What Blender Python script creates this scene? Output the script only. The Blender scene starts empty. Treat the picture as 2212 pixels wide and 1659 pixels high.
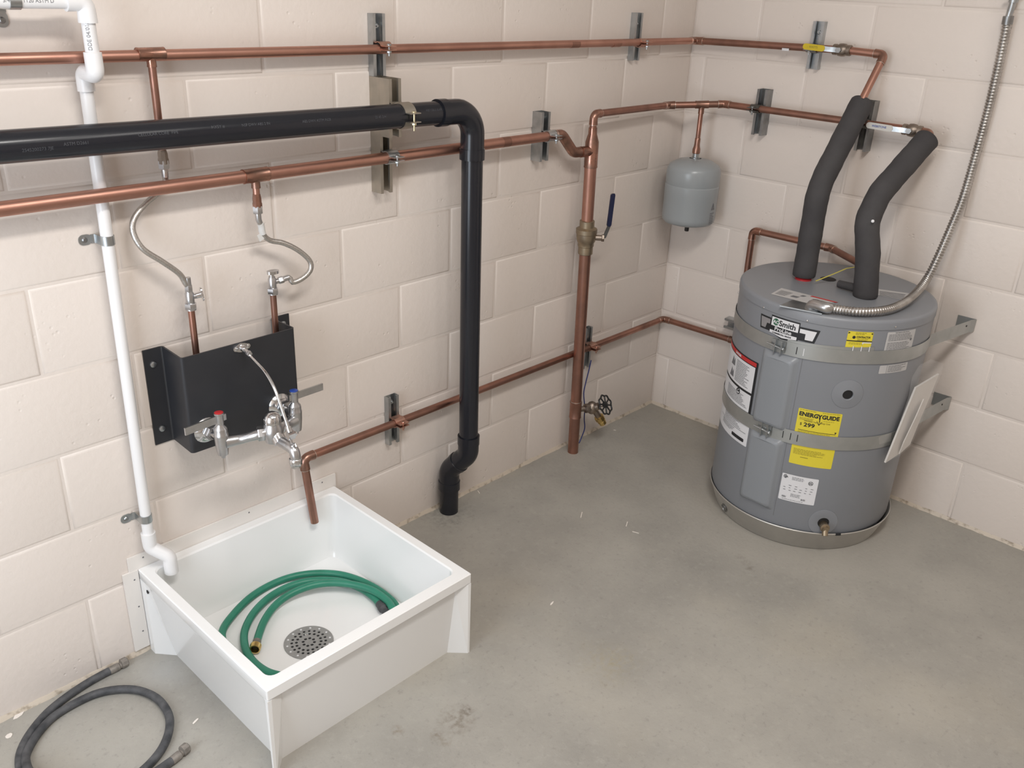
import bpy, bmesh, math, random
from mathutils import Vector as V, Matrix

random.seed(7)
PI = math.pi
scene = bpy.context.scene
COL = scene.collection

# ------------------------------------------------------------------ camera
CAM = V((-3.04077383, -1.96895339, 1.67780633))
ROT = Matrix(((0.69145183, 0.27366918, -0.66858025),
              (-0.72137057, 0.31148185, -0.61854956),
              (0.03897267, 0.90999134, 0.41279158)))
FPX = 1922.084
cd = bpy.data.cameras.new('camera')
cam = bpy.data.objects.new('camera', cd)
COL.objects.link(cam)
cam.matrix_world = Matrix.Translation(CAM) @ ROT.to_4x4()
cd.sensor_fit = 'HORIZONTAL'
cd.sensor_width = 36.0
cd.lens = FPX / 2212.0 * 36.0
cd.clip_start = 0.02
scene.camera = cam

# ------------------------------------------------------------------ world, lamps, exposure
CEIL = 2.75
wd = bpy.data.worlds.new('world')
scene.world = wd
wd.use_nodes = True
wd.node_tree.nodes['Background'].inputs['Color'].default_value = (0.5, 0.5, 0.5, 1)
wd.node_tree.nodes['Background'].inputs['Strength'].default_value = 0.05
scene.view_settings.view_transform = 'Standard'
scene.view_settings.look = 'None'
scene.view_settings.gamma = 1.0
scene.view_settings.exposure = -0.10
scene.view_settings.use_curve_mapping = False


def ceiling_lamp(x, y, sx, sy, watts, col):
    l = bpy.data.lights.new('troffer_light', 'AREA')
    l.shape = 'RECTANGLE'
    l.size = sx
    l.size_y = sy
    l.energy = watts
    l.color = col
    o = bpy.data.objects.new('troffer_light', l)
    COL.objects.link(o)
    o.location = (x, y, CEIL - 0.03)
    return o


ceiling_lamp(-2.35, -1.75, 1.2, 0.30, 47, (1.0, 0.965, 0.925))
ceiling_lamp(-1.15, -2.40, 0.30, 1.2, 9, (1.0, 0.965, 0.925))
# daylight through the tall window in the side wall left of the camera
dl = bpy.data.lights.new('window_daylight', 'AREA')
dl.shape = 'RECTANGLE'
dl.size, dl.size_y = 1.5, 0.9
dl.energy = 27
dl.color = (0.80, 0.90, 1.0)
dlo = bpy.data.objects.new('window_daylight', dl)
COL.objects.link(dlo)
dlo.location = (-3.66, -0.85, 1.15)
dlo.rotation_euler = (0, -math.pi / 2, 0)


# ------------------------------------------------------------------ pixel -> place
def ray(u, v):
    return ROT @ V(((u - 1106) / FPX, -(v - 829.5) / FPX, -1.0))


def L(u, v, d=0.0):            # point at distance d in front of the left wall (plane y = -d)
    r = ray(u, v)
    return CAM + r * ((-d - CAM.y) / r.y)


def Rt(u, v, d=0.0):           # point at distance d in front of the right wall (plane x = -d)
    r = ray(u, v)
    return CAM + r * ((-d - CAM.x) / r.x)


def F(u, v, z=0.0):            # point at height z
    r = ray(u, v)
    return CAM + r * ((z - CAM.z) / r.z)


HC = V((-0.311, -0.852, 0.0))   # water heater axis
HR = 0.3015


def cyl(u, v, r=HR):            # angle and height where a pixel meets the heater jacket
    d = ray(u, v)
    o = (CAM - HC).to_2d()
    e = d.to_2d()
    A = e.dot(e)
    B = 2 * o.dot(e)
    C = o.dot(o) - r * r
    t = (-B - math.sqrt(max(B * B - 4 * A * C, 0))) / (2 * A)
    P = CAM + d * t
    return math.atan2(P.y - HC.y, P.x - HC.x) % (2 * PI), P.z


# ------------------------------------------------------------------ materials
def nt(name):
    m = bpy.data.materials.new(name)
    m.use_nodes = True
    t = m.node_tree
    return m, t, t.nodes['Principled BSDF']


def pset(b, **k):
    for n, v in k.items():
        n = n.replace('_', ' ')
        if n in b.inputs:
            b.inputs[n].default_value = v


def mat(name, col, rough=0.5, metal=0.0, var=None, vscale=20.0, bump=0.0, bscale=200.0, coat=0.0, rvar=0.0, stretch=None, **k):
    m, t, b = nt(name)
    pset(b, Base_Color=(*col, 1), Roughness=rough, Metallic=metal, **k)
    if coat:
        b.inputs['Coat Weight'].default_value = coat
    N, Lk = t.nodes, t.links
    if var or bump or rvar:
        tc = N.new('ShaderNodeTexCoord')
        src = tc.outputs['Object']
        if stretch:
            mp = N.new('ShaderNodeMapping')
            mp.inputs['Scale'].default_value = stretch
            Lk.new(src, mp.inputs['Vector'])
            src = mp.outputs['Vector']
    if var or rvar:
        n = N.new('ShaderNodeTexNoise')
        n.inputs['Scale'].default_value = vscale
        n.inputs['Detail'].default_value = 5
        Lk.new(src, n.inputs['Vector'])
        mr = N.new('ShaderNodeMapRange')
        mr.inputs['From Min'].default_value = 0.33
        mr.inputs['From Max'].default_value = 0.67
        Lk.new(n.outputs['Fac'], mr.inputs['Value'])
    if var:
        mx = N.new('ShaderNodeMix')
        mx.data_type = 'RGBA'
        mx.inputs['A'].default_value = (*col, 1)
        mx.inputs['B'].default_value = (*var, 1)
        Lk.new(mr.outputs['Result'], mx.inputs['Factor'])
        Lk.new(mx.outputs['Result'], b.inputs['Base Color'])
    if rvar:
        m2 = N.new('ShaderNodeMapRange')
        m2.inputs['To Min'].default_value = rough - rvar
        m2.inputs['To Max'].default_value = rough + rvar
        Lk.new(mr.outputs['Result'], m2.inputs['Value'])
        Lk.new(m2.outputs['Result'], b.inputs['Roughness'])
    if bump:
        n2 = N.new('ShaderNodeTexNoise')
        n2.inputs['Scale'].default_value = bscale
        n2.inputs['Detail'].default_value = 3
        Lk.new(src, n2.inputs['Vector'])
        bp = N.new('ShaderNodeBump')
        bp.inputs['Strength'].default_value = 1.0
        bp.inputs['Distance'].default_value = bump
        Lk.new(n2.outputs['Fac'], bp.inputs['Height'])
        Lk.new(bp.outputs['Normal'], b.inputs['Normal'])
    return m


def paint_material(name, base, dirt=0.0):
    m, t, b = nt(name)
    N, Lk = t.nodes, t.links
    pset(b, Roughness=0.42)
    b.inputs['Specular IOR Level'].default_value = 0.35
    geo = N.new('ShaderNodeNewGeometry')
    P = geo.outputs['Position']
    # large soft mottling of the paint
    n1 = N.new('ShaderNodeTexNoise')
    n1.inputs['Scale'].default_value = 2.2
    n1.inputs['Detail'].default_value = 3
    Lk.new(P, n1.inputs['Vector'])
    mx = N.new('ShaderNodeMix')
    mx.data_type = 'RGBA'
    mx.inputs['A'].default_value = (*base, 1)
    mx.inputs['B'].default_value = (base[0] * 0.95, base[1] * 0.955, base[2] * 0.95, 1)
    Lk.new(n1.outputs['Fac'], mx.inputs['Factor'])
    col = mx.outputs['Result']
    if dirt:
        nd = N.new('ShaderNodeTexNoise')
        nd.inputs['Scale'].default_value = 45
        nd.inputs['Detail'].default_value = 6
        Lk.new(P, nd.inputs['Vector'])
        mr = N.new('ShaderNodeMapRange')
        mr.inputs['From Min'].default_value = 0.52
        mr.inputs['From Max'].default_value = 0.7
        mr.inputs['To Max'].default_value = dirt
        Lk.new(nd.outputs['Fac'], mr.inputs['Value'])
        m2 = N.new('ShaderNodeMix')
        m2.data_type = 'RGBA'
        m2.inputs['B'].default_value = (0.22, 0.17, 0.12, 1)
        Lk.new(col, m2.inputs['A'])
        Lk.new(mr.outputs['Result'], m2.inputs['Factor'])
        col = m2.outputs['Result']
    Lk.new(col, b.inputs['Base Color'])
    # block texture: fine grain plus scattered pits
    n2 = N.new('ShaderNodeTexNoise')
    n2.inputs['Scale'].default_value = 55
    n2.inputs['Detail'].default_value = 5
    Lk.new(P, n2.inputs['Vector'])
    vo = N.new('ShaderNodeTexVoronoi')
    vo.inputs['Scale'].default_value = 75
    Lk.new(P, vo.inputs['Vector'])
    pit = N.new('ShaderNodeMapRange')
    pit.inputs['From Min'].default_value = 0.0
    pit.inputs['From Max'].default_value = 0.32
    pit.inputs['To Min'].default_value = 1.0
    pit.inputs['To Max'].default_value = 0.0
    Lk.new(vo.outputs['Distance'], pit.inputs['Value'])
    n3 = N.new('ShaderNodeTexNoise')
    n3.inputs['Scale'].default_value = 9
    n3.inputs['Detail'].default_value = 2
    Lk.new(P, n3.inputs['Vector'])
    gate = N.new('ShaderNodeMapRange')
    gate.inputs['From Min'].default_value = 0.56
    gate.inputs['From Max'].default_value = 0.66
    Lk.new(n3.outputs['Fac'], gate.inputs['Value'])
    sepc = N.new('ShaderNodeSeparateColor')
    Lk.new(vo.outputs['Color'], sepc.inputs['Color'])
    g2 = N.new('ShaderNodeMath')
    g2.operation = 'GREATER_THAN'
    g2.inputs[1].default_value = 0.62
    Lk.new(sepc.outputs['Red'], g2.inputs[0])
    mu = N.new('ShaderNodeMath')
    mu.operation = 'MULTIPLY'
    Lk.new(pit.outputs['Result'], mu.inputs[0])
    Lk.new(gate.outputs['Result'], mu.inputs[1])
    mu2 = N.new('ShaderNodeMath')
    mu2.operation = 'MULTIPLY'
    Lk.new(mu.outputs[0], mu2.inputs[0])
    Lk.new(g2.outputs[0], mu2.inputs[1])
    b1 = N.new('ShaderNodeBump')
    b1.inputs['Strength'].default_value = 1.0
    b1.inputs['Distance'].default_value = 0.0009
    Lk.new(n2.outputs['Fac'], b1.inputs['Height'])
    b2 = N.new('ShaderNodeBump')
    b2.invert = True
    b2.inputs['Strength'].default_value = 1.0
    b2.inputs['Distance'].default_value = 0.0012
    Lk.new(mu2.outputs[0], b2.inputs['Height'])
    Lk.new(b1.outputs['Normal'], b2.inputs['Normal'])
    Lk.new(b2.outputs['Normal'], b.inputs['Normal'])
    return m


def concrete_material():
    m, t, b = nt('concrete')
    N, Lk = t.nodes, t.links
    geo = N.new('ShaderNodeNewGeometry')
    P = geo.outputs['Position']

    def noise(scale, detail, rough=0.55):
        n = N.new('ShaderNodeTexNoise')
        n.inputs['Scale'].default_value = scale
        n.inputs['Detail'].default_value = detail
        n.inputs['Roughness'].default_value = rough
        Lk.new(P, n.inputs['Vector'])
        return n.outputs['Fac']

    def rng(src, a, c, lo=0.0, hi=1.0):
        mr = N.new('ShaderNodeMapRange')
        mr.inputs['From Min'].default_value = a
        mr.inputs['From Max'].default_value = c
        mr.inputs['To Min'].default_value = lo
        mr.inputs['To Max'].default_value = hi
        Lk.new(src, mr.inputs['Value'])
        return mr.outputs['Result']

    def mixc(a, bcol, fac):
        mx = N.new('ShaderNodeMix')
        mx.data_type = 'RGBA'
        if isinstance(a, tuple):
            mx.inputs['A'].default_value = (*a, 1)
        else:
            Lk.new(a, mx.inputs['A'])
        mx.inputs['B'].default_value = (*bcol, 1)
        Lk.new(fac, mx.inputs['Factor'])
        return mx.outputs['Result']

    def disc(x, y, r0, r1, wob=0.0):
        sub = N.new('ShaderNodeVectorMath')
        sub.operation = 'SUBTRACT'
        Lk.new(P, sub.inputs[0])
        sub.inputs[1].default_value = (x, y, 0)
        ln = N.new('ShaderNodeVectorMath')
        ln.operation = 'LENGTH'
        Lk.new(sub.outputs[0], ln.inputs[0])
        v = ln.outputs['Value']
        if wob:
            ad = N.new('ShaderNodeMath')
            ad.operation = 'MULTIPLY_ADD'
            Lk.new(noise(14, 5), ad.inputs[0])
            ad.inputs[1].default_value = wob
            Lk.new(v, ad.inputs[2])
            v = ad.outputs[0]
        return rng(v, r0, r1, 1.0, 0.0)

    def times(a, k):
        mu = N.new('ShaderNodeMath')
        mu.operation = 'MULTIPLY'
        Lk.new(a, mu.inputs[0])
        if isinstance(k, float):
            mu.inputs[1].default_value = k
        else:
            Lk.new(k, mu.inputs[1])
        return mu.outputs[0]

    c = mixc((0.385, 0.364, 0.325), (0.295, 0.28, 0.253), rng(noise(3.0, 6), 0.35, 0.7))
    c = mixc(c, (0.44, 0.395, 0.315), times(rng(noise(1.3, 4), 0.5, 0.72), 0.6))        # tan areas
    c = mixc(c, (0.41, 0.39, 0.35), times(rng(noise(38, 6, 0.7), 0.53, 0.72), 0.5))    # pale flecks
    c = mixc(c, (0.19, 0.18, 0.165), times(rng(noise(60, 6, 0.7), 0.56, 0.74), 0.5))    # dark flecks
    # stains with a shape of their own
    for (u, v, r, col, k) in [(985, 1555, 0.055, (0.16, 0.125, 0.09), 0.85), (1010, 1535, 0.028, (0.12, 0.095, 0.07), 0.8),
                              (945, 1585, 0.022, (0.17, 0.13, 0.09), 0.7), (860, 1577, 0.018, (0.2, 0.15, 0.1), 0.6), (960, 1600, 0.02, (0.2, 0.16, 0.11), 0.6),
                              (1600, 1203, 0.020, (0.12, 0.10, 0.08), 0.8), (1612, 1215, 0.024, (0.13, 0.11, 0.085), 0.8),
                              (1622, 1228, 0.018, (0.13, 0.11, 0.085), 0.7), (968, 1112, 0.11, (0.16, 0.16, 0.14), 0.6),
                              (1320, 1430, 0.10, (0.36, 0.31, 0.19), 0.45), (2118, 1375, 0.012, (0.1, 0.08, 0.07), 0.8)]:
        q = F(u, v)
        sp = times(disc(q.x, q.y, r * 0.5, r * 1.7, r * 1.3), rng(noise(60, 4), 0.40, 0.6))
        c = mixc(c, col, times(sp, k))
    # pale disc in the concrete colour round the pan, paler dusty patch left of the sink
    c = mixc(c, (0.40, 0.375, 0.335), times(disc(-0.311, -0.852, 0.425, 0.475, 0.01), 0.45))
    q = F(360, 1450)
    c = mixc(c, (0.42, 0.42, 0.41), times(disc(q.x, q.y, 0.02, 0.12, 0.05), 0.6))
    Lk.new(c, b.inputs['Base Color'])
    r = rng(noise(5, 5), 0.3, 0.7, 0.42, 0.62)
    Lk.new(r, b.inputs['Roughness'])
    b.inputs['Specular IOR Level'].default_value = 0.4
    bp = N.new('ShaderNodeBump')
    bp.inputs['Distance'].default_value = 0.0012
    Lk.new(noise(70, 8, 0.65), bp.inputs['Height'])
    Lk.new(bp.outputs['Normal'], b.inputs['Normal'])
    return m


PAINT = (0.755, 0.678, 0.622)
M = {}
M['paint'] = paint_material('cream_block_paint', PAINT)
M['mortar'] = paint_material('painted_mortar', (PAINT[0] * 0.97, PAINT[1] * 0.97, PAINT[2] * 0.97))
M['skirt'] = paint_material('scuffed_paint', (0.60, 0.52, 0.43), dirt=0.8)
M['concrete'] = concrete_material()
M['ceiling'] = mat('ceiling_white', (0.78, 0.77, 0.75), 0.8)
M['copper'] = mat('copper', (0.57, 0.315, 0.245), 0.40, 1.0, var=(0.44, 0.235, 0.18), vscale=9, rvar=0.07)
M['copper_dark'] = mat('tarnished_copper', (0.44, 0.23, 0.175), 0.42, 1.0, var=(0.27, 0.155, 0.12), vscale=12, rvar=0.1)
M['copper_fit'] = mat('soldered_copper', (0.46, 0.25, 0.19), 0.34, 1.0, var=(0.25, 0.155, 0.12), vscale=28, rvar=0.1)
M['solder'] = mat('solder', (0.72, 0.66, 0.60), 0.35, 1.0)
M['brass'] = mat('brass', (0.75, 0.55, 0.22), 0.28, 1.0, var=(0.6, 0.42, 0.16), vscale=40)
M['brass_dull'] = mat('dull_brass', (0.42, 0.34, 0.24), 0.45, 1.0, var=(0.30, 0.25, 0.19), vscale=30)
M['bronze'] = mat('bronze', (0.36, 0.30, 0.25), 0.45, 1.0, var=(0.24, 0.2, 0.17), vscale=30)
M['galv'] = mat('galvanised_steel', (0.52, 0.54, 0.55), 0.36, 1.0, var=(0.40, 0.42, 0.43), vscale=30, rvar=0.08)
M['galv_tan'] = mat('dusty_galvanised_steel', (0.50, 0.46, 0.40), 0.45, 1.0, var=(0.42, 0.39, 0.34), vscale=20, rvar=0.08)
M['galv_dark'] = mat('dark_galvanised_steel', (0.36, 0.37, 0.37), 0.40, 1.0, var=(0.27, 0.27, 0.27), vscale=30)  # darker grey galvanised steel for some channels, screws and couplings
M['zinc_gold'] = mat('yellow_zinc', (0.72, 0.66, 0.46), 0.35, 1.0)
M['clamp_copper'] = mat('coppered_clamp', (0.62, 0.36, 0.28), 0.42, 1.0, var=(0.48, 0.3, 0.24), vscale=60)
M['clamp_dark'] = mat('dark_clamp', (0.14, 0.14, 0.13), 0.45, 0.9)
M['chrome'] = mat('chrome', (0.70, 0.70, 0.71), 0.16, 1.0)
M['chrome_rough'] = mat('rough_chrome', (0.60, 0.60, 0.61), 0.30, 1.0, var=(0.52, 0.52, 0.53), vscale=50)
M['braid'] = mat('braided_steel', (0.64, 0.62, 0.59), 0.36, 1.0, var=(0.48, 0.46, 0.44), vscale=420, bump=0.0006, bscale=500)
M['black'] = mat('black_coated_steel', (0.018, 0.019, 0.023), 0.42, 0.0, var=(0.024, 0.025, 0.029), vscale=8)
M['abs'] = mat('black_abs', (0.012, 0.013, 0.018), 0.22, 0.0)
M['pvc'] = mat('white_pvc', (0.80, 0.79, 0.79), 0.32, 0.0)
M['foam'] = mat('foam_insulation', (0.044, 0.041, 0.043), 0.82, 0.0, var=(0.058, 0.055, 0.056), vscale=12, bump=0.0006, bscale=350)
M['heater'] = mat('heater_grey', (0.235, 0.245, 0.265), 0.38, 0.0, var=(0.225, 0.235, 0.255), vscale=4)
M['heater_panel'] = mat('heater_panel_grey', (0.245, 0.26, 0.28), 0.36)
M['tankgrey'] = mat('tank_grey', (0.315, 0.335, 0.345), 0.28, 0.0)
M['acrylic'] = mat('white_acrylic', (0.86, 0.86, 0.855), 0.22, 0.0, coat=0.3)
M['flange_white'] = mat('white_vinyl', (0.78, 0.74, 0.70), 0.5)
M['rubber'] = mat('black_rubber', (0.035, 0.037, 0.042), 0.6, 0.0, var=(0.095, 0.095, 0.10), vscale=35, bump=0.0005, bscale=300)
M['green'] = mat('green_rubber', (0.022, 0.20, 0.125), 0.42, 0.0, var=(0.035, 0.235, 0.155), vscale=20)
M['dirtymetal'] = mat('dusty_coupling', (0.32, 0.29, 0.26), 0.6, 0.5, var=(0.2, 0.18, 0.16), vscale=60)
M['steel'] = mat('stainless', (0.42, 0.42, 0.415), 0.48, 0.6, var=(0.36, 0.36, 0.355), vscale=80)
M['dark'] = mat('dark_void', (0.010, 0.010, 0.011), 0.6)
M['alu'] = mat('aluminium_pan', (0.60, 0.58, 0.54), 0.45, 0.65, var=(0.52, 0.50, 0.47), vscale=10, rvar=0.06)
M['strap'] = mat('strap_steel', (0.46, 0.47, 0.46), 0.40, 0.7, var=(0.39, 0.40, 0.39), vscale=14, rvar=0.07)
M['flexsteel'] = mat('flex_conduit_steel', (0.58, 0.56, 0.54), 0.34, 1.0, var=(0.40, 0.38, 0.36), vscale=30)
M['white_label'] = mat('white_label', (0.72, 0.72, 0.74), 0.45)
M['grey_label'] = mat('pale_grey_label', (0.50, 0.49, 0.485), 0.5)
M['yellow_label'] = mat('yellow_label', (0.72, 0.60, 0.045), 0.45)
M['ink'] = mat('black_ink', (0.014, 0.015, 0.018), 0.5)
M['grey_ink'] = mat('grey_ink', (0.16, 0.16, 0.17), 0.6)
M['yellow_ink'] = mat('ochre_ink', (0.30, 0.25, 0.03), 0.6)
M['red'] = mat('red_print', (0.52, 0.03, 0.03), 0.45)
M['green_logo'] = mat('green_print', (0.02, 0.11, 0.055), 0.5)
M['silver_logo'] = mat('silver_print', (0.26, 0.25, 0.255), 0.4)
M['red_plastic'] = mat('red_plastic', (0.50, 0.03, 0.035), 0.35)
M['blue_plastic'] = mat('blue_plastic', (0.02, 0.06, 0.32), 0.35)
M['navy'] = mat('navy_vinyl', (0.012, 0.016, 0.05), 0.4)
M['yellow_vinyl'] = mat('yellow_vinyl', (0.60, 0.45, 0.02), 0.45)
M['white_vinyl'] = mat('pale_vinyl', (0.62, 0.60, 0.56), 0.45)
M['blue_wire'] = mat('blue_wire', (0.03, 0.045, 0.20), 0.5)
M['yellow_wire'] = mat('yellow_tag', (0.58, 0.50, 0.10), 0.5)
M['paper'] = mat('paper', (0.62, 0.58, 0.54), 0.75)
M['tape'] = mat('white_tape', (0.66, 0.65, 0.63), 0.6)
M['print_white'] = mat('pale_pipe_print', (0.065, 0.068, 0.078), 0.5)
M['chip'] = mat('paint_chip', (0.80, 0.74, 0.68), 0.6)
M['black_plastic'] = mat('black_plastic', (0.02, 0.02, 0.02), 0.4)
m_, t_, b_ = nt('clear_plastic')
pset(b_, Base_Color=(0.92, 0.92, 0.92, 1), Roughness=0.12, IOR=1.2, Alpha=0.10)
M['clear'] = m_


# ------------------------------------------------------------------ mesh helpers
def frame(axis):
    a = V(axis).normalized()
    h = V((0, 0, 1)) if abs(a.z) < 0.9 else V((1, 0, 0))
    x = h.cross(a).normalized()
    return x, a.cross(x).normalized(), a


class MB:
    def __init__(s):
        s.v = []
        s.f = []

    def add(s, vs, fs):
        o = len(s.v)
        s.v += [V(p) for p in vs]
        s.f += [tuple(i + o for i in f) for f in fs]
        return s

    def box(s, a, b):
        x0, y0, z0 = [min(p, q) for p, q in zip(a, b)]
        x1, y1, z1 = [max(p, q) for p, q in zip(a, b)]
        return s.add([(x0, y0, z0), (x1, y0, z0), (x1, y1, z0), (x0, y1, z0), (x0, y0, z1), (x1, y0, z1), (x1, y1, z1), (x0, y1, z1)],
                     [(0, 3, 2, 1), (4, 5, 6, 7), (0, 1, 5, 4), (1, 2, 6, 5), (2, 3, 7, 6), (3, 0, 4, 7)])

    def obox(s, c, ex, ey, ez):     # oriented box: centre and three half-edge vectors
        c, ex, ey, ez = V(c), V(ex), V(ey), V(ez)
        vs = [c + ex * i + ey * j + ez * k for k in (-1, 1) for j, i in ((-1, -1), (-1, 1), (1, 1), (1, -1))]
        fs = [(0, 3, 2, 1), (4, 5, 6, 7), (0, 1, 5, 4), (1, 2, 6, 5), (2, 3, 7, 6), (3, 0, 4, 7)]
        if ex.cross(ey).dot(ez) < 0:
            fs = [tuple(reversed(f)) for f in fs]
        return s.add(vs, fs)

    def tube(s, path, r, seg=16, caps=True, closed=False, flat=1.0, up=None):
        P = [V(p) for p in path]
        n = len(P)
        rr = r if isinstance(r, (list, tuple)) else [r] * n
        T = []
        for i in range(n):
            a = P[i - 1] if (i > 0 or closed) else P[i]
            b = P[(i + 1) % n] if (i < n - 1 or closed) else P[i]
            T.append((b - a).normalized())
        x, y, _ = frame(T[0])
        if up is not None:
            y = (V(up) - T[0] * V(up).dot(T[0])).normalized()
            x = y.cross(T[0])
        rings = []
        for i in range(n):
            if i:
                q = T[i - 1].rotation_difference(T[i])
                x = q @ x
                y = q @ y
            rings.append([P[i] + (x * math.cos(2 * PI * k / seg) + y * math.sin(2 * PI * k / seg) * flat) * rr[i] for k in range(seg)])
        vs = [p for g in rings for p in g]
        fs = []
        m = n if closed else n - 1
        for i in range(m):
            for k in range(seg):
                a, b = i * seg + k, i * seg + (k + 1) % seg
                c, d = ((i + 1) % n) * seg + (k + 1) % seg, ((i + 1) % n) * seg + k
                fs.append((a, b, c, d))
        if caps and not closed:
            fs.append(tuple(reversed(range(seg))))
            fs.append(tuple(range((n - 1) * seg, n * seg)))
        return s.add(vs, fs)

    def lathe(s, prof, origin, axis=(0, 0, 1), seg=32, ends=True, a0=0.0):
        x, y, a = frame(axis)
        if tuple(axis) == (0, 0, 1):
            x, y = V((1, 0, 0)), V((0, 1, 0))
        o = V(origin)
        vs = []
        for r, h in prof:
            r = max(r, 1e-5)
            vs += [o + a * h + (x * math.cos(2 * PI * k / seg + a0) + y * math.sin(2 * PI * k / seg + a0)) * r for k in range(seg)]
        fs = []
        for i in range(len(prof) - 1):
            for k in range(seg):
                k2 = (k + 1) % seg
                fs.append((i * seg + k, i * seg + k2, (i + 1) * seg + k2, (i + 1) * seg + k))
        if ends:
            fs.append(tuple(reversed(range(seg))))
            fs.append(tuple(range((len(prof) - 1) * seg, len(prof) * seg)))
        return s.add(vs, fs)

    def prism(s, poly, o, ex, ey, ez):    # 2D outline extruded: o + ex*x + ey*y, thickness vector ez
        o, ex, ey, ez = V(o), V(ex), V(ey), V(ez)
        n = len(poly)
        vs = [o + ex * x + ey * y for x, y in poly] + [o + ex * x + ey * y + ez for x, y in poly]
        fs = [tuple(reversed(range(n))), tuple(range(n, 2 * n))] + [(i, (i + 1) % n, n + (i + 1) % n, n + i) for i in range(n)]
        return s.add(vs, fs)

    def hexnut(s, c, axis, r, h):
        return s.lathe([(r * 0.93, -h / 2), (r, -h / 2 + 0.1 * h), (r, h / 2 - 0.1 * h), (r * 0.93, h / 2)], c, axis, seg=6)


def build(name, mb, m, parent=None, smooth=40.0, fixn=True):
    me = bpy.data.meshes.new(name)
    me.from_pydata([tuple(p) for p in mb.v], [], mb.f)
    me.validate()
    if fixn:
        bm = bmesh.new()
        bm.from_mesh(me)
        bmesh.ops.recalc_face_normals(bm, faces=bm.faces)
        bm.to_mesh(me)
        bm.free()
    if smooth:
        me.shade_smooth()
        me.set_sharp_from_angle(angle=math.radians(smooth))
    me.materials.append(M[m] if isinstance(m, str) else m)
    o = bpy.data.objects.new(name, me)
    COL.objects.link(o)
    if parent is not None:
        o.parent = parent
        o.matrix_parent_inverse = Matrix.Translation(-ROOT[parent.name])
    return o


ROOT = {}


def build_under(name, mb, m, part, **k):     # a sub-part under a part (same frame)
    o = build(name, mb, m, None, **k)
    o.parent = part
    r = part.parent
    o.matrix_parent_inverse = Matrix.Identity(4) if r is None else Matrix.Identity(4)
    return o


def tag(o, label, cat, group=None):
    o['label'] = label
    o['category'] = cat
    if group:
        o['group'] = group
    return o


def thing(name, loc, label, cat, group=None):
    o = bpy.data.objects.new(name, None)
    o.empty_display_size = 0.05
    COL.objects.link(o)
    o.location = loc
    ROOT[o.name] = V(loc)
    return tag(o, label, cat, group)


def struct(o):
    o['kind'] = 'structure'
    return o


def fillet(pts, R, n=8):
    P = [V(p) for p in pts]
    out = [P[0]]
    for i in range(1, len(P) - 1):
        d1 = (P[i] - P[i - 1])
        d2 = (P[i + 1] - P[i])
        l1, l2 = d1.length, d2.length
        d1, d2 = d1 / l1, d2 / l2
        ang = d1.angle(d2)
        if ang < 0.02:
            out.append(P[i])
            continue
        t = min(R * math.tan(ang / 2), l1 * 0.49, l2 * 0.49)
        r = t / math.tan(ang / 2)
        a, b = P[i] - d1 * t, P[i] + d2 * t
        nrm = d1.cross(d2).normalized()
        c = a + nrm.cross(d1) * r
        for k in range(n + 1):
            q = Matrix.Rotation(ang * k / n, 3, nrm)
            out.append(c + q @ (a - c))
    out.append(P[-1])
    return out


def spline(pts, n=8, closed=False):
    P = [V(p) for p in pts]
    out = []
    N = len(P)
    for i in range(N if closed else N - 1):
        g = lambda k: P[k % N] if closed else P[max(0, min(N - 1, k))]
        p0, p1, p2, p3 = g(i - 1), g(i), g(i + 1), g(i + 2)
        for k in range(n):
            t = k / n
            out.append(0.5 * ((2 * p1) + (p2 - p0) * t + (2 * p0 - 5 * p1 + 4 * p2 - p3) * t * t + (3 * p1 - p0 - 3 * p2 + p3) * t ** 3))
    if not closed:
        out.append(P[-1])
    return out


def resample(path, step):
    P = [V(p) for p in path]
    d = [0.0]
    for a, b in zip(P, P[1:]):
        d.append(d[-1] + (b - a).length)
    n = max(2, int(d[-1] / step))
    out = []
    j = 0
    for i in range(n + 1):
        s = d[-1] * i / n
        while j < len(d) - 2 and d[j + 1] < s:
            j += 1
        t = (s - d[j]) / max(d[j + 1] - d[j], 1e-9)
        out.append(P[j].lerp(P[j + 1], t))
    return out


def pipe_run(parent, pts, r, bend, m='copper', mf='copper_fit', fr=None, cup=0.016, elbow_at=None, name='pipe', ename='elbow', skip=()):
    """straight pipe lengths plus a soldered elbow at every corner"""
    P = [V(p) for p in pts]
    fr = fr or r * 1.16
    n = len(P)
    for i in range(n - 1):
        d = (P[i + 1] - P[i]).normalized()
        mi = m if isinstance(m, str) else m[min(i, len(m) - 1)]
        a = P[i] + d * (bend * 0.6 if i else 0)
        b = P[i + 1] - d * (bend * 0.6 if i < n - 2 else 0)
        build(name, MB().tube([a, b], r, 20), mi, parent)
    for i in range(1, n - 1):
        if i in skip:
            continue
        d1 = (P[i] - P[i - 1]).normalized()
        d2 = (P[i + 1] - P[i]).normalized()
        t = bend * math.tan(d1.angle(d2) / 2) + cup
        pth = fillet([P[i] - d1 * t, P[i], P[i] + d2 * t], bend, 8)
        rr = [fr * 1.05, fr * 1.05] + [fr] * (len(pth) - 2) + [fr * 1.05, fr * 1.05]
        pth = [pth[0], pth[0] + d1 * 0.003] + pth[1:-1] + [pth[-1] - d2 * 0.003, pth[-1]]
        e = build(ename, MB().tube(pth, rr, 20), mf, parent)
        if mf == 'copper_fit':
            for c, d in ((pth[0], d1), (pth[-1], d2)):
                build_under('solder_joint', MB().tube([c - d * 0.0012, c + d * 0.0012], fr * 1.03, 18), 'solder', e)


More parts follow.
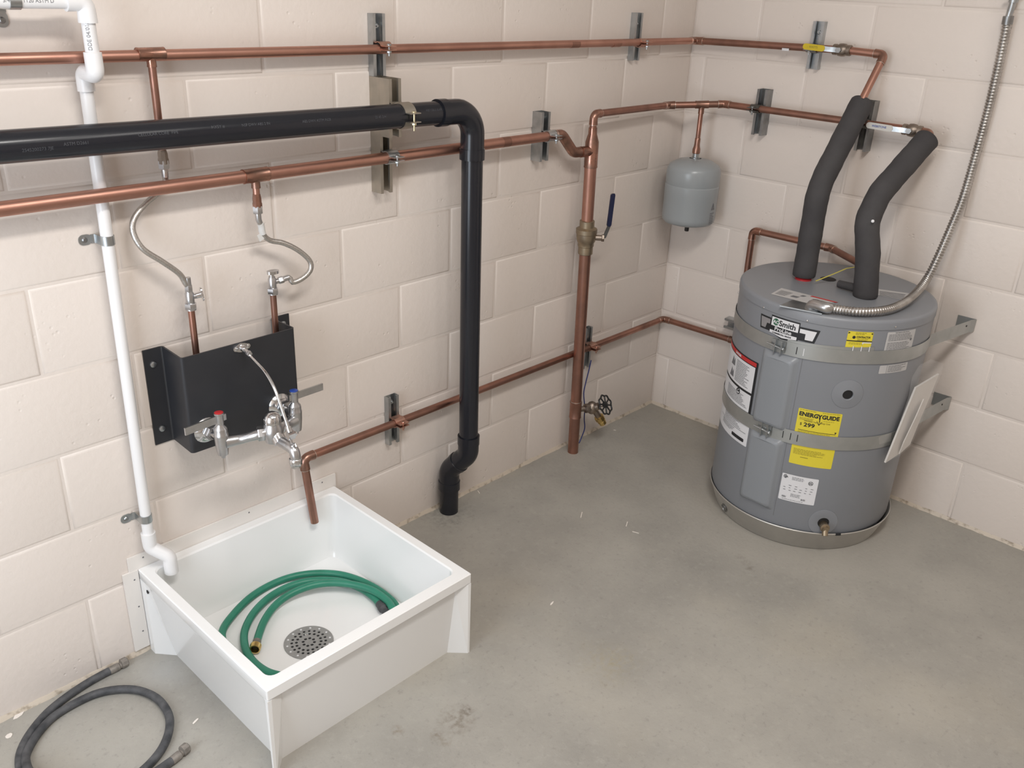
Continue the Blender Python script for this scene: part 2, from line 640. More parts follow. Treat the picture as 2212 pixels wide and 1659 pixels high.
def sleeve(parent, a, b, r, m='copper_fit', name='coupling'):
    a, b = V(a), V(b)
    d = (b - a).normalized()
    return build(name, MB().tube([a, a + d * 0.003, a + d * 0.004, b - d * 0.004, b - d * 0.003, b], [r * 1.025, r * 1.025, r, r, r * 1.025, r * 1.025], 20), m, parent)


# ---- frames on the two walls: s along the wall, d out of it, z up
def W(wall, s, d, z):
    return V((s, -d, z)) if wall == 'L' else V((-d, s, z))


def wax(wall):
    return (V((1, 0, 0)), V((0, -1, 0))) if wall == 'L' else (V((0, 1, 0)), V((-1, 0, 0)))


# ---- flat text as a mesh, laid out by a mapping function
def text_geo(body, size, bold=0.0, align='LEFT', shear=0.0, sx=1.0):
    cu = bpy.data.curves.new('txt', 'FONT')
    cu.body = body
    cu.size = size
    cu.offset = bold
    cu.align_x = align
    cu.shear = shear
    cu.resolution_u = 3
    o = bpy.data.objects.new('txt', cu)
    COL.objects.link(o)
    dg = bpy.context.evaluated_depsgraph_get()
    dg.update()
    me = bpy.data.meshes.new_from_object(o.evaluated_get(dg))
    vs = [(v.co.x * sx, v.co.y) for v in me.vertices]
    fs = [tuple(p.vertices) for p in me.polygons]
    bpy.data.objects.remove(o)
    bpy.data.meshes.remove(me)
    bpy.data.curves.remove(cu)
    return vs, fs


def put_text(mb, body, size, fn, x, y, **k):
    vs, fs = text_geo(body, size, **k)
    mb.add([fn(x + a, y + b) for a, b in vs], fs)


def poly_on(mb, poly, fn, step=0.02):
    """flat polygon cut into strips and mapped (so that it bends with a round surface)"""
    bm = bmesh.new()
    bm.faces.new([bm.verts.new((x, y, 0)) for x, y in poly])
    x0, x1 = min(p[0] for p in poly), max(p[0] for p in poly)
    n = int((x1 - x0) / step)
    for i in range(1, n + 1):
        bmesh.ops.bisect_plane(bm, geom=bm.verts[:] + bm.edges[:] + bm.faces[:], plane_co=(x0 + (x1 - x0) * i / (n + 1), 0, 0), plane_no=(1, 0, 0))
    bm.verts.ensure_lookup_table()
    bm.verts.index_update()
    mb.add([fn(v.co.x, v.co.y) for v in bm.verts], [tuple(v.index for v in f.verts) for f in bm.faces])
    bm.free()
    return mb


def rect(x0, y0, x1, y1):
    return [(x0, y0), (x1, y0), (x1, y1), (x0, y1)]


def rrect(x0, y0, x1, y1, r, n=4):
    out = []
    for cx, cy, a in ((x1 - r, y0 + r, -PI / 2), (x1 - r, y1 - r, 0), (x0 + r, y1 - r, PI / 2), (x0 + r, y0 + r, PI)):
        for k in range(n + 1):
            t = a + PI / 2 * k / n
            out.append((cx + r * math.cos(t), cy + r * math.sin(t)))
    return out


def ngon(x, y, r, n=20):
    return [(x + r * math.cos(2 * PI * k / n), y + r * math.sin(2 * PI * k / n)) for k in range(n)]


def cap(name, mb, m, part):
    """flat print: open surface, keep winding"""
    return build_under(name, mb, m, part, smooth=None, fixn=False)


# ================================================================== THE ROOM
BL, BH, JT = 0.4064, 0.2032, 0.0064
H1 = 0.23065                      # first bed joint
DEPTH = 0.0032                    # joints lie this far behind the block faces
XL, YL = -3.7, -4.3               # room extent
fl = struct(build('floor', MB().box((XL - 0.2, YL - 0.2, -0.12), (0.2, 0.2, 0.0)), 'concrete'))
ce = struct(build('ceiling', MB().box((XL - 0.2, YL - 0.2, CEIL), (0.2, 0.2, CEIL + 0.1)), 'ceiling'))
wl = struct(build('wall_left', MB().box((XL, DEPTH, 0), (0.0055, 0.2, CEIL)), 'mortar'))
wr = struct(build('wall_right', MB().box((DEPTH, YL, 0), (0.2, 0.2, CEIL)), 'mortar'))
struct(build('wall_back', MB().box((XL - 0.2, YL, 0), (XL, 0.2, CEIL)), 'paint'))
struct(build('wall_front', MB().box((XL, YL - 0.2, 0), (0.2, YL, CEIL)), 'paint'))


wn = struct(build('window_1', MB().box((XL, -1.30, 0.40), (XL + 0.012, -0.40, 1.90)), 'white_label'))
for a_, b_ in (((-1.36, 0.34), (-1.28, 1.96)), ((-0.42, 0.34), (-0.34, 1.96)), ((-1.36, 0.34), (-0.34, 0.42)), ((-1.36, 1.88), (-0.34, 1.96))):
    build('window_frame', MB().box((XL, a_[0], a_[1]), (XL + 0.03, b_[0], b_[1])), 'white_label').parent = wn


def block_mesh(w, h, name):
    """block face with softly rounded arrises, standing proud of the joints"""
    mb = MB()
    loops = [(0.0, -DEPTH - 0.0003), (0.0016, -0.0019), (0.0036, -0.0007), (0.0068, 0.0)]
    vs = []
    for i, dz in loops:
        vs += [(i, dz, i), (w - i, dz, i), (w - i, dz, h - i), (i, dz, h - i)]
    fs = []
    for k in range(3):
        for j in range(4):
            fs.append((k * 4 + j, k * 4 + (j + 1) % 4, (k + 1) * 4 + (j + 1) % 4, (k + 1) * 4 + j))
    fs.append((12, 13, 14, 15))
    me = bpy.data.meshes.new(name)
    me.from_pydata([(x, -y, z) for x, y, z in vs], [], fs)
    me.shade_smooth()
    me.set_sharp_from_angle(angle=math.radians(75))
    me.materials.append(M['paint'])
    return me


BM = {}


def block(wall, parent, s0, s1, z0, z1):
    """s measured from the corner, s0 < s1"""
    w, h = s1 - s0 - JT, z1 - z0 - JT
    if w < 0.01:
        return
    k = (round(w, 3), round(h, 3))
    if k not in BM:
        BM[k] = block_mesh(w, h, 'block')
    o = bpy.data.objects.new('block', BM[k])
    COL.objects.link(o)
    o.parent = parent
    j = JT / 2
    dd = random.uniform(-0.0006, 0.0003)
    if wall == 'L':
        o.location = (-s1 + j, -dd, z0 + j)
    else:
        o.location = (-dd, -s0 - j, z0 + j)
        o.rotation_euler = (0, 0, -PI / 2)


def courses(wall, parent, a_even, a_odd, smax, rows, total):
    z0 = -JT / 2
    for c in range(1, rows + 1):
        z1 = H1 + (c - 1) * BH
        s = [-JT / 2]
        x = a_even if c % 2 == 0 else a_odd
        while x < smax:
            s.append(x)
            x += BL
        s.append(x)
        for p, q in zip(s, s[1:]):
            block(wall, parent, p, q, z0, z1)
        z0 = z1
    return z0


A0, B0 = 0.20284, 0.26806
ztop = courses('L', wl, A0, A0 + BL / 2, 2.75, 9, 0)
courses('R', wr, B0, B0 - BL / 2, 1.65, 9, 0)
# plain painted wall beyond the blocks that can be told apart
build('upper_wall_face', MB().box((XL, -0.0005, ztop), (0, DEPTH, CEIL)), 'paint', None).parent = wl
build('upper_wall_face', MB().box((-0.0005, YL, ztop), (DEPTH, 0, CEIL)), 'paint', None).parent = wr
# paint and mortar skirt where the blocks meet the slab
for i, (wall, smax) in enumerate((('L', 3.7), ('R', 4.3))):
    mb = MB()
    n = 170
    vs = []
    for k in range(n + 1):
        s = -smax * k / n
        h = 0.010 + 0.003 * random.random()
        d = 0.005 + 0.004 * random.random()
        for dd, zz in ((-0.001, -0.001), (d, -0.001), (d * 0.6, h * 0.45), (0.0005, h), (-0.001, h)):
            vs.append(W(wall, s, dd, zz))
    fs = []
    for k in range(n):
        for j in range(4):
            fs.append((k * 5 + j, k * 5 + j + 1, (k + 1) * 5 + j + 1, (k + 1) * 5 + j))
    mb.add(vs, fs)
    struct(build('trim_%d' % (i + 1), mb, 'skirt'))


# ================================================================== STRUT CHANNELS AND CLAMPS
def channel_profile(w, dep, t=0.0026, lip=0.0095, ret=0.007):
    return [(0, 0), (w, 0), (w, dep), (w - lip, dep), (w - lip, dep - ret), (w - lip + t, dep - ret), (w - lip + t, dep - t), (w - t, dep - t), (w - t, t),
            (t, t), (t, dep - t), (lip - t, dep - t), (lip - t, dep - ret), (lip, dep - ret), (lip, dep), (0, dep)]


def strut(parent, wall, s0, z0, z1, dep, base=0.0, m='galv', w=0.0405, name='channel', bolts=()):
    es, ed = wax(wall)
    o = build(name, MB().prism(channel_profile(w, dep), W(wall, s0, base, z0), es, ed, V((0, 0, z1 - z0))), m, parent, smooth=None)
    for zb in bolts:
        mb = MB()
        c = W(wall, s0 + w / 2, base + 0.0028, zb)
        mb.lathe([(0.009, 0), (0.009, 0.002), (0.0085, 0.0022)], c, ed, 16)
        mb.hexnut(c + ed * 0.005, ed, 0.0065, 0.006)
        mb.tube([c, c + ed * 0.013], 0.003, 10)
        build('anchor_bolt', mb, 'galv', parent)
    return o


def ribbon(path, t):
    P = [V((p[0], p[1])) for p in path]
    Lf, Rg = [], []
    for i in range(len(P)):
        a = P[max(i - 1, 0)]
        b = P[min(i + 1, len(P) - 1)]
        d = (b - a).normalized()
        n = V((-d.y, d.x))
        Lf.append(P[i] + n * t / 2)
        Rg.append(P[i] - n * t / 2)
    return [(p.x, p.y) for p in Lf] + [(p.x, p.y) for p in reversed(Rg)]


def clamp(parent, wall, s, d, z, r, dbase, m='galv', width=0.036, mb_='galv', ear=0.020, gap=0.0045, t=0.0022, bolt_len=0.03):
    """two half straps hooked in the channel, ears bolted together in front of the pipe"""
    es, ed = wax(wall)
    up = V((0, 0, 1))
    rr = r + t / 2 + 0.0006
    for sg in (1, -1):
        path = [(dbase - 0.004 - d, sg * (rr * 0.92)), (dbase + 0.001 - d, sg * (rr * 0.94))]
        a0 = math.radians(125)
        a1 = math.asin(min(0.9, gap / rr))
        for k in range(13):
            a = a0 + (a1 - a0) * k / 12
            path.append((rr * math.cos(a), sg * rr * math.sin(a)))
        x1 = rr * math.cos(a1)
        path += [(x1 + 0.004, sg * gap), (x1 + ear, sg * gap)]
        rb = ribbon(path, t)
        build('clamp_strap', MB().prism(rb, W(wall, s - width / 2, d, z), ed, up, es * width), m, parent, smooth=50)
    mb = MB()
    c = W(wall, s, d + rr + ear * 0.52, z)
    mb.tube([c + up * (gap + 0.006), c - up * (bolt_len - gap - 0.006)], 0.0028, 10)
    mb.hexnut(c - up * (gap + 0.005), up, 0.0062, 0.006)
    mb.lathe([(0.006, gap + 0.001), (0.006, gap + 0.004), (0.004, gap + 0.006)], c, up, 12)
    build('clamp_bolt', mb, mb_, parent)


# depths of the pipe runs in front of the walls
D_UP, D_MID, D_BLK, D_LOW = 0.0365, 0.0600, 0.1145, 0.0365
R34, R1, R12, R112, RBLK = 0.0118, 0.0152, 0.0083, 0.0206, 0.0310
UPZ = (L(325, 116, D_UP).z + L(800, 103, D_UP).z) / 2
UPZR = Rt(1700, 100, D_UP).z
LOWZ = L(850, 915, D_LOW).z
MIDZ = (L(1295, 243, D_MID).z)


def lineL(u0, v0, u1, v1, d, x):
    a, b = L(u0, v0, d), L(u1, v1, d)
    t = (x - a.x) / (b.x - a.x)
    return a.lerp(b, t)


# --- tall stack of channels left of the black pipe elbow
xa = -1.5165
zA1 = L(793, 28, 0).z
zB1 = L(799, 164, 0).z
zB0 = L(806, 413, 0).z
zD0 = L(866, 296, 0.082).z
xcl = xa + 0.0203
t = thing('strut_channel', (xa + 0.02, 0, zB1), 'short shallow galvanised channel above the tan double channel, holding the top copper pipe', 'bracket')
strut(t, 'L', xa, zB1 + 0.0006, zA1, 0.021, bolts=(zA1 - 0.03,))
clamp(t, 'L', xcl, D_UP, lineL(325, 116, 800, 103, D_UP, xcl).z, R34, 0.021, m='clamp_copper', mb_='galv')
t = thing('strut_channel', (xa + 0.02, 0, zB0), 'tan double galvanised channel clamping the black drain pipe and the copper pipe below', 'bracket')
strut(t, 'L', xa, zB0, zB1, 0.041, m='galv_tan', bolts=(zB0 + 0.03,))
strut(t, 'L', xa, zD0, zB1, 0.041, base=0.0412, m='galv_tan', name='stacked_channel')
blk = lambda x: lineL(0, 318, 960, 243, D_BLK, x)
low = lambda x: lineL(0, 452, 1180, 295, D_MID, x)
clamp(t, 'L', xcl, D_BLK, blk(xcl).z, RBLK, 0.0822, m='galv_tan', mb_='zinc_gold', ear=0.019, gap=0.011, width=0.036, bolt_len=0.05)
clamp(t, 'L', xcl, D_MID, low(xcl).z, R1, 0.041, m='galv', mb_='galv')

z1, z0 = L(1150, 240, 0).z, L(1150, 345, 0).z
t = thing('strut_channel', (-0.85, 0, z0), 'deep galvanised channel just right of the black elbow, by the copper offset bend', 'bracket')
strut(t, 'L', -0.8705, z0, z1, 0.041, bolts=(z1 - 0.025,))
clamp(t, 'L', -0.849, D_MID, low(-0.849).z, R1, 0.041, m='galv')
t = thing('strut_channel', (-0.375, 0, 1.44), 'shallow galvanised channel on the left wall near the corner, on the top copper pipe', 'bracket')
strut(t, 'L', -0.3955, L(1357, 130, 0).z, L(1363, 27, 0).z, 0.021, bolts=(1.56,))
clamp(t, 'L', -0.372, D_UP, lineL(800, 103, 1370, 93, D_UP, -0.372).z, R34, 0.021, m='clamp_copper')
z1, z0 = L(830, 856, 0).z, L(836, 956, 0).z
t = thing('strut_channel', (-1.47, 0, z0), 'shallow galvanised channel on the low copper pipe between mop sink and black pipe', 'bracket')
strut(t, 'L', -1.490, z0, z1, 0.021, bolts=(z1 - 0.022,))
clamp(t, 'L', -1.466, D_LOW, LOWZ, R34, 0.021, m='clamp_copper', mb_='clamp_copper')
q0, q1 = L(1262, 790, 0), L(1268, 704, 0)
t = thing('strut_channel', (-0.50, 0, q0.z), 'galvanised channel half hidden behind the tall copper riser', 'bracket')
strut(t, 'L', -0.535, q0.z, q1.z, 0.021)
clamp(t, 'L', -0.513, D_LOW, LOWZ, R34, 0.021, m='clamp_copper', mb_='clamp_copper')
t = thing('strut_channel', (0, -0.4975, 1.44), 'shallow galvanised channel behind the yellow valve lever', 'bracket')
strut(t, 'R', -0.518, Rt(1748, 148, 0).z, Rt(1757, 45, 0).z, 0.021, bolts=(1.56,))
clamp(t, 'R', -0.4975, D_UP, UPZR, R34, 0.021, m='galv_dark')
z1, z0 = Rt(1660, 192, 0).z, Rt(1640, 289, 0).z
t = thing('strut_channel', (0, -0.338, z0), 'dark deep channel on the right wall between expansion tank and foam sleeve', 'bracket')
strut(t, 'R', -0.3592, z0, z1, 0.041, m='galv_dark')
clamp(t, 'R', -0.333, D_MID, Rt(1640, 236, D_MID).z, R34, 0.041, m='clamp_dark', mb_='galv_dark')
z1, z0 = Rt(1895, 217, 0).z, Rt(1868, 324, 0).z
t = thing('strut_channel', (0, -0.725, z0), 'deep channel partly behind the copper-topped foam sleeve, by the white valve lever', 'bracket')
strut(t, 'R', -0.7456, z0, z1, 0.041, m='galv_dark')
clamp(t, 'R', -0.725, D_MID, Rt(1850, 265, D_MID).z, R34, 0.041, m='clamp_dark', mb_='clamp_dark')
zz = Rt(1568, 695, 0.02).z
t = thing('strut_channel', (0, -0.36, zz - 0.02), 'stub of galvanised channel peeking out behind the grey heater', 'bracket')
mb = MB().prism(channel_profile(0.0405, 0.035), V((0, -0.318, zz - 0.0205)), V((0, 0, 1)), V((-1, 0, 0)), V((0, -0.14, 0)))
build('channel', mb, 'galv', t, smooth=None)

# ================================================================== TOP COPPER LINE
x0 = -3.2
a = lineL(0, 126, 800, 103, D_UP, x0)
pc = V((-D_UP, -D_UP, (L(1480, 88, D_UP).z + Rt(1520, 90, D_UP).z) / 2))
E1 = Rt(1911, 118, D_UP)
N1 = F(1735, 603, 0.815)
N2 = F(1869, 641, 0.815)
B1 = Rt(1768, 405, 0.302)
t = thing('copper_pipe_line', (-1.6, -D_UP, 1.5), 'top copper pipe running along both walls, yellow levered valve at its end', 'pipe')
xv0, xv1 = Rt(1806, 107, D_UP), Rt(1833, 109, D_UP)
pipe_run(t, [a, pc, xv0], R34, 0.018, m=('copper', 'copper_dark'))
pipe_run(t, [xv1, E1, E1.lerp(B1, 0.34)], R34, 0.016, m='copper')
# tee and branch to the left braided hose
xt = L(325, 116, D_UP)
tz = lineL(0, 126, 800, 103, D_UP, xt.x)
sleeve(t, tz - V((0.030, 0, 0)), tz + V((0.030, 0, 0)), R34 * 1.15, name='tee')
bz = L(355, 335, D_UP).z
bx = V((tz.x, tz.y, tz.z))
sleeve(t, bx - V((0, 0, 0.008)), bx - V((0, 0, 0.026)), R12 * 1.2, name='tee_branch')
build('branch_pipe', MB().tube([bx, V((bx.x, bx.y, bz))], R12, 18), 'copper_dark', t)
mb = MB()
mb.lathe([(R12 * 1.1, 0.02), (R12 * 1.35, 0.012), (R12 * 1.35, 0.002), (0.0122, 0.0), (0.0122, -0.010), (0.0095, -0.012)], V((bx.x, bx.y, bz - 0.008)), (0, 0, 1), 8)
build('adapter', mb, 'bronze', t)
# couplings seen as darker bands
for u, v, dd, wall in ((1240, 96, D_UP, 'L'), (1330, 94, D_UP, 'L')):
    q = lineL(800, 103, 1370, 93, D_UP, L(u, v, D_UP).x)
    build('tarnish_band', MB().tube([q - V((0.02, 0, 0)), q + V((0.02, 0, 0))], R34 * 1.015, 20), 'copper_dark', t)


def ball_valve(parent, c, ax, side, r, lever_m, lever_vec, lever_up, body_m='bronze', L_=0.062, lw=0.0085, text=None, tm='ink'):
    """threaded ball valve: body lathe along ax, stem along side, flat lever"""
    ax, side = V(ax).normalized(), V(side).normalized()
    prof = [(r * 1.25, -L_ / 2), (r * 1.45, -L_ / 2 + 0.002), (r * 1.45, -L_ / 2 + 0.012), (r * 1.2, -L_ / 2 + 0.014), (r * 1.65, -0.010), (r * 1.75, 0), (r * 1.65, 0.010),
            (r * 1.2, L_ / 2 - 0.014), (r * 1.45, L_ / 2 - 0.012), (r * 1.45, L_ / 2 - 0.002), (r * 1.25, L_ / 2)]
    b = build('valve_body', MB().lathe(prof, c, ax, 20), body_m, parent)
    top = c + side * (r * 1.75 + 0.010)
    mb = MB().tube([c + side * r, top], r * 0.55, 12)
    mb.hexnut(top, side, r * 0.8, 0.006)
    build_under('stem_nut', mb, 'galv', b)
    lv = V(lever_vec)
    w = side.cross(lv.normalized()).normalized()
    p0 = top + side * 0.001
    p1 = p0 + lv * 0.16 + side * 0.001
    p2 = p0 + lv * 0.30 + side * 0.005
    p3 = p0 + lv + side * 0.005
    mb = MB()
    prev = None
    mb.prism(ribbon([(0, 0), (0.16, 0.0), (0.30, 0.006 / lv.length), (1.0, 0.006 / lv.length)], 0.0022 / lv.length), p0 - w * lw * 0.8, lv, side * lv.length, w * lw * 1.6)
    build_under('lever', mb, 'galv', b)
    # dipped vinyl grip with round end
    n = lv.normalized()
    g0, g1 = p0 + lv * 0.36, p0 + lv * 1.02
    ln = (g1 - g0).length
    poly = rrect(0, -lw, ln, lw, lw * 0.95, 5)
    gm = MB().prism(poly, g0 + side * 0.0035, n, w, side * 0.006)
    g = build_under('lever_grip', gm, lever_m, b, smooth=50)
    if text:
        tb = MB()
        sgn = 1
        o = g0 + side * 0.0099
        up = V((0, 0, 1)) if abs(n.z) < 0.5 else None
        if up:
            rgt = up.cross(side).normalized()
            st = g1 if (g1 - g0).dot(rgt) < 0 else g0
            f = lambda x, y: st + side * 0.0101 + rgt * x + up * y
        else:
            f = lambda x, y: g0 + side * 0.0101 + n * x - w * y
        put_text(tb, text, lw * 0.95, f, ln * 0.22, -lw * 0.34, bold=0.0001)
        build_under('lever_print', tb, tm, b, smooth=None, fixn=False)
    return b


ball_valve(t, (xv0 + xv1) / 2, (0, 1, 0), (-1, 0, 0), R34, 'yellow_vinyl', V((0, (Rt(1742, 105, D_UP + .04) - Rt(1815, 108, D_UP + .04)).y, 0.004)), None, text='- WATTS', tm='yellow_ink', lw=0.0095)
q = Rt(1697, 105, D_UP + R34)
mb = MB()
poly_on(mb, rect(-0.013, -0.004, 0.013, 0.004), lambda x, y: q + V((-0.0006, -x, y - 0.003)))
build('pipe_sticker', mb, 'white_label', t, smooth=None)

# ================================================================== LOWER COPPER LINE (left wall)
t = thing('copper_pipe_line', (-1.6, -D_MID, 1.22), 'thick copper pipe under the black pipe, stepping down into the tall riser', 'pipe')
xr = -0.640
riser_top = V((-0.6545, -0.078, 1.16))
riser_bot = V((-0.6085, -0.060, 0.0))


def riser(z):
    return riser_bot.lerp(riser_top, z / riser_top.z)


zc = L(1281, 325, 0.078).z
RT = riser(zc)
o1 = L(1214, 290, D_MID)
o2 = L(1238, 328, 0.066)
pts = [low(-3.2), low(o1.x), V((o2.x, -0.068, RT.z)), RT]
build('pipe', MB().tube([pts[0], pts[1] - (pts[1] - pts[0]).normalized() * 0.02], R1, 20), 'copper', t)
dbn = (pts[1] - pts[0]).normalized()
sb_ = fillet([pts[1] - dbn * 0.034, pts[1] - dbn * 0.026, pts[1], pts[2], pts[3]], 0.030, 10)
build('offset_bend', MB().tube(sb_, [R1 * 1.12] * len(sb_), 20), 'copper_fit', t)
build('solder_joint', MB().tube([sb_[0] - dbn * 0.0012, sb_[0] + dbn * 0.0012], R1 * 1.16, 20), 'solder', t)
xt = L(551, 381, D_MID).x
tz = low(xt)
sleeve(t, low(xt - 0.032), low(xt + 0.034), R1 * 1.12, name='tee')
hz0 = L(557, 440, D_MID).z
sleeve(t, tz - V((0, 0, 0.010)), tz - V((0, 0, 0.030)), R12 * 1.3, name='tee_branch')
build('branch_pipe', MB().tube([tz, V((tz.x, tz.y, hz0 + 0.012))], R12, 18), 'copper', t)
mb = MB()
mb.lathe([(R12 * 1.1, 0.024), (R12 * 1.3, 0.014), (R12 * 1.3, 0.004), (0.0118, 0.001), (0.0118, -0.008), (0.009, -0.010)], V((tz.x, tz.y, hz0)), (0, 0, 1), 8)
build('adapter', mb, 'copper_fit', t)
HOSE_R_TOP = V((tz.x, tz.y, hz0 - 0.008))
for u in (1076, 1092):
    pass
q = low(L(1091, 304, D_MID).x)
build('tarnish_band', MB().tube([q - V((0.016, 0, 0)), q + V((0.016, 0, 0))], R1 * 1.012, 20), 'copper_dark', t)

# ================================================================== RISER AND MIDDLE LINE
t = thing('copper_riser', (riser_bot.x, riser_bot.y, 0), 'tall thick copper riser with navy levered brass valve, turning along the wall to the heater', 'pipe')
zv = L(1270, 512, 0.078).z
build('pipe', MB().tube([riser(-0.01), riser(zv - 0.03)], R112, 24), 'copper_dark', t)
build('pipe', MB().tube([riser(zv + 0.03), riser(zc - 0.03)], R112, 24), 'copper', t)
zred = L(1282, 298, 0.078).z
build('tee', MB().tube([riser(zc - 0.055), riser(zc - 0.052), riser(zc - 0.05), riser(zred - 0.012), riser(zred + 0.014), riser(zred + 0.034)],
                       [R112 * 1.13, R112 * 1.13, R112 * 1.1, R112 * 1.1, R34 * 1.25, R34 * 1.2], 24), 'copper_fit', t)
sleeve(t, RT + V((-0.052, 0.004, 0)), RT + V((-0.01, 0, 0)), R1 * 1.16, name='tee_branch')
rtop = riser(zred + 0.03)
mzl = L(1290, 243, D_MID).z
p1 = V((rtop.x, rtop.y, mzl))
S45 = -0.205
mzr = Rt(1600, 229, D_MID).z
c1 = V((S45, -D_MID, L(1474, 224, D_MID).z))
c2 = V((-D_MID, S45, Rt(1558, 224, D_MID).z))
E2 = Rt(2012, 288, D_MID)
w0, w1 = Rt(1958, 279, D_MID), Rt(1984, 284, D_MID)
pipe_run(t, [rtop, p1, c1, c2, w0], R34, 0.018, m=('copper_dark',))
B2 = Rt(1879, 452, 0.315)
pipe_run(t, [w1, E2, E2.lerp(B2, 0.2)], R34, 0.016)
tee = c1.lerp(c2, 0.60)
dg_ = (c2 - c1).normalized()
sleeve(t, tee - dg_ * 0.024, tee + dg_ * 0.024, R34 * 1.15, name='tee')
tank_top = L(1500, 333, 0).z
TK = V((tee.x, tee.y, 0))
ztk1 = F(1500, 335, 0).z
zt_top = 1.112
build('tank_drop_pipe', MB().tube([tee, V((TK.x, TK.y, zt_top + 0.035))], R12 * 1.05, 18), 'copper_dark', t)
sleeve(t, tee - V((0, 0, 0.006)), tee - V((0, 0, 0.032)), R12 * 1.25, name='tee_branch')
mb = MB().lathe([(0.0095, 0.062), (0.0105, 0.06), (0.0105, 0.04), (0.0115, 0.032), (0.0145, 0.022), (0.0145, 0.008), (0.0125, 0.006)], V((TK.x, TK.y, zt_top)), (0, 0, 1), 12)
build('female_adapter', mb, 'copper_fit', t)
ball_valve(t, (w0 + w1) / 2, (0, 1, 0), (-1, 0, 0), R34, 'white_vinyl', V((0, (Rt(1884, 272, D_MID + .04) - Rt(1972, 285, D_MID + .04)).y, 0.003)), None, text='WEBSTONE', tm='blue_plastic', lw=0.0095)
# main shut-off on the riser
cv = riser(zv)
axr = (riser_top - riser_bot).normalized()
prof = [(0.0235, -0.062), (0.0262, -0.060), (0.0262, -0.034), (0.0285, -0.032), (0.0285, -0.020), (0.0325, -0.014), (0.0350, 0.0), (0.0350, 0.012), (0.0375, 0.014), (0.0375, 0.030),
        (0.0300, 0.033), (0.0262, 0.036), (0.0262, 0.058), (0.0235, 0.060)]
vb = build('valve_body', MB().lathe(prof, cv, axr, 12), 'brass_dull', t)
sd = V((0.62, -0.78, 0)).normalized()
st0 = cv + sd * 0.03
st1 = cv + sd * 0.058
mb = MB().tube([st0, st1], 0.010, 14)
mb.hexnut(st1, sd, 0.013, 0.010)
build_under('stem_nut', mb, 'bronze', vb)
lp0 = st1 + sd * 0.004
lz1 = L(1303, 498, 0.10)
# lever rises beside the pipe
la = lp0
lb = lp0 + V((0.014, -0.006, 0.040))
lc = lp0 + V((0.020, -0.008, 0.152))
wv = V((0.93, -0.30, 0)).normalized()
mb = MB()
for p, q in ((la, lb), (lb, lc)):
    mb.obox((p + q) / 2, wv * 0.007, (q - p) * 0.52, wv.cross((q - p).normalized()) * 0.0016)
build_under('lever', mb, 'galv_dark', vb)
mb = MB()
dl = (lc - lb).normalized()
poly = rrect(-0.008, 0, 0.008, (lc - lb).length * 1.02, 0.0065, 4)
nl = wv.cross(dl)
mb.prism(poly, lb - nl * 0.0035, wv, dl, nl * 0.007)
build_under('lever_grip', mb, 'navy', vb, smooth=50)
# lower tee with hose bibb
zb = L(1256, 880, 0.065).z
sleeve(t, riser(zb - 0.032), riser(zb + 0.036), R112 * 1.1, m='copper_dark', name='bibb_tee')
build('solder_ring', MB().tube([riser(zb + 0.0365), riser(zb + 0.039)], R112 * 1.06, 24), 'solder', t)
rb = riser(zb)
dirb = V((0.86, -0.42, 0)).normalized()
o0 = rb + dirb * 0.018
body_c = rb + dirb * 0.052
mb = MB()
mb.tube([o0, body_c], 0.0085, 14)
mb.lathe([(0.010, -0.016), (0.0150, -0.012), (0.0150, 0.010), (0.011, 0.016)], body_c - dirb * 0.004, dirb, 8)
mb.lathe([(0.004, 0.020), (0.011, 0.016), (0.0165, 0.004), (0.0165, -0.006), (0.009, -0.018)], body_c + dirb * 0.006, (0, 0, 1), 16)
hb = build('hose_bibb', mb, 'bronze', t)
spd = (dirb * 0.55 + V((0, 0, -0.83))).normalized()
sp0 = body_c + dirb * 0.012 - V((0, 0, 0.004))
sp1 = sp0 + spd * 0.040
build_under('spout', MB().tube([sp0, sp1], 0.0095, 14), 'bronze', hb)
mb = MB().lathe([(0.0105, 0.0), (0.0152, 0.002), (0.0152, 0.014), (0.0125, 0.015), (0.0125, 0.019), (0.0132, 0.020), (0.0132, 0.023), (0.0115, 0.024), (0.0115, 0.033), (0.009, 0.034)], sp0 + spd * 0.034, spd, 8)
build_under('hose_outlet', mb, 'brass', hb)
hd = (V((0.10, -0.86, 0)) + V((0, 0, 0.50))).normalized()
hc = body_c + dirb * 0.022 + hd * 0.034
build_under('bonnet', MB().tube([body_c + dirb * 0.008, body_c + dirb * 0.014 + hd * 0.018, body_c + dirb * 0.015 + hd * 0.020, hc], [0.0115, 0.0115, 0.0045, 0.0045], 12), 'bronze', hb)
hx, hy, _ = frame(hd)
mb = MB()
ring = []
for k in range(48):
    a_ = 2 * PI * k / 48
    rr = 0.0285 + 0.0022 * math.cos(8 * a_)
    ring.append(hc + (hx * math.cos(a_) + hy * math.sin(a_)) * rr)
mb.tube(ring, 0.0026, 8, closed=True)
for k in range(4):
    a_ = 2 * PI * (k + 0.5) / 8
    e_ = (hx * math.cos(a_) + hy * math.sin(a_)) * 0.029
    mb.tube([hc - e_, hc + hd * 0.001, hc + e_], 0.0024, 8)
mb.lathe([(0.010, -0.004), (0.010, 0.003), (0.005, 0.005)], hc, hd, 14)
build_under('handwheel', mb, 'black_plastic', hb)
sc_ = Matrix.Translation(o0) @ Matrix.Scale(1.28, 4) @ Matrix.Translation(-o0)
for ob in [x for x in bpy.data.objects if x == hb or x.parent == hb]:
    ob.data.transform(sc_)

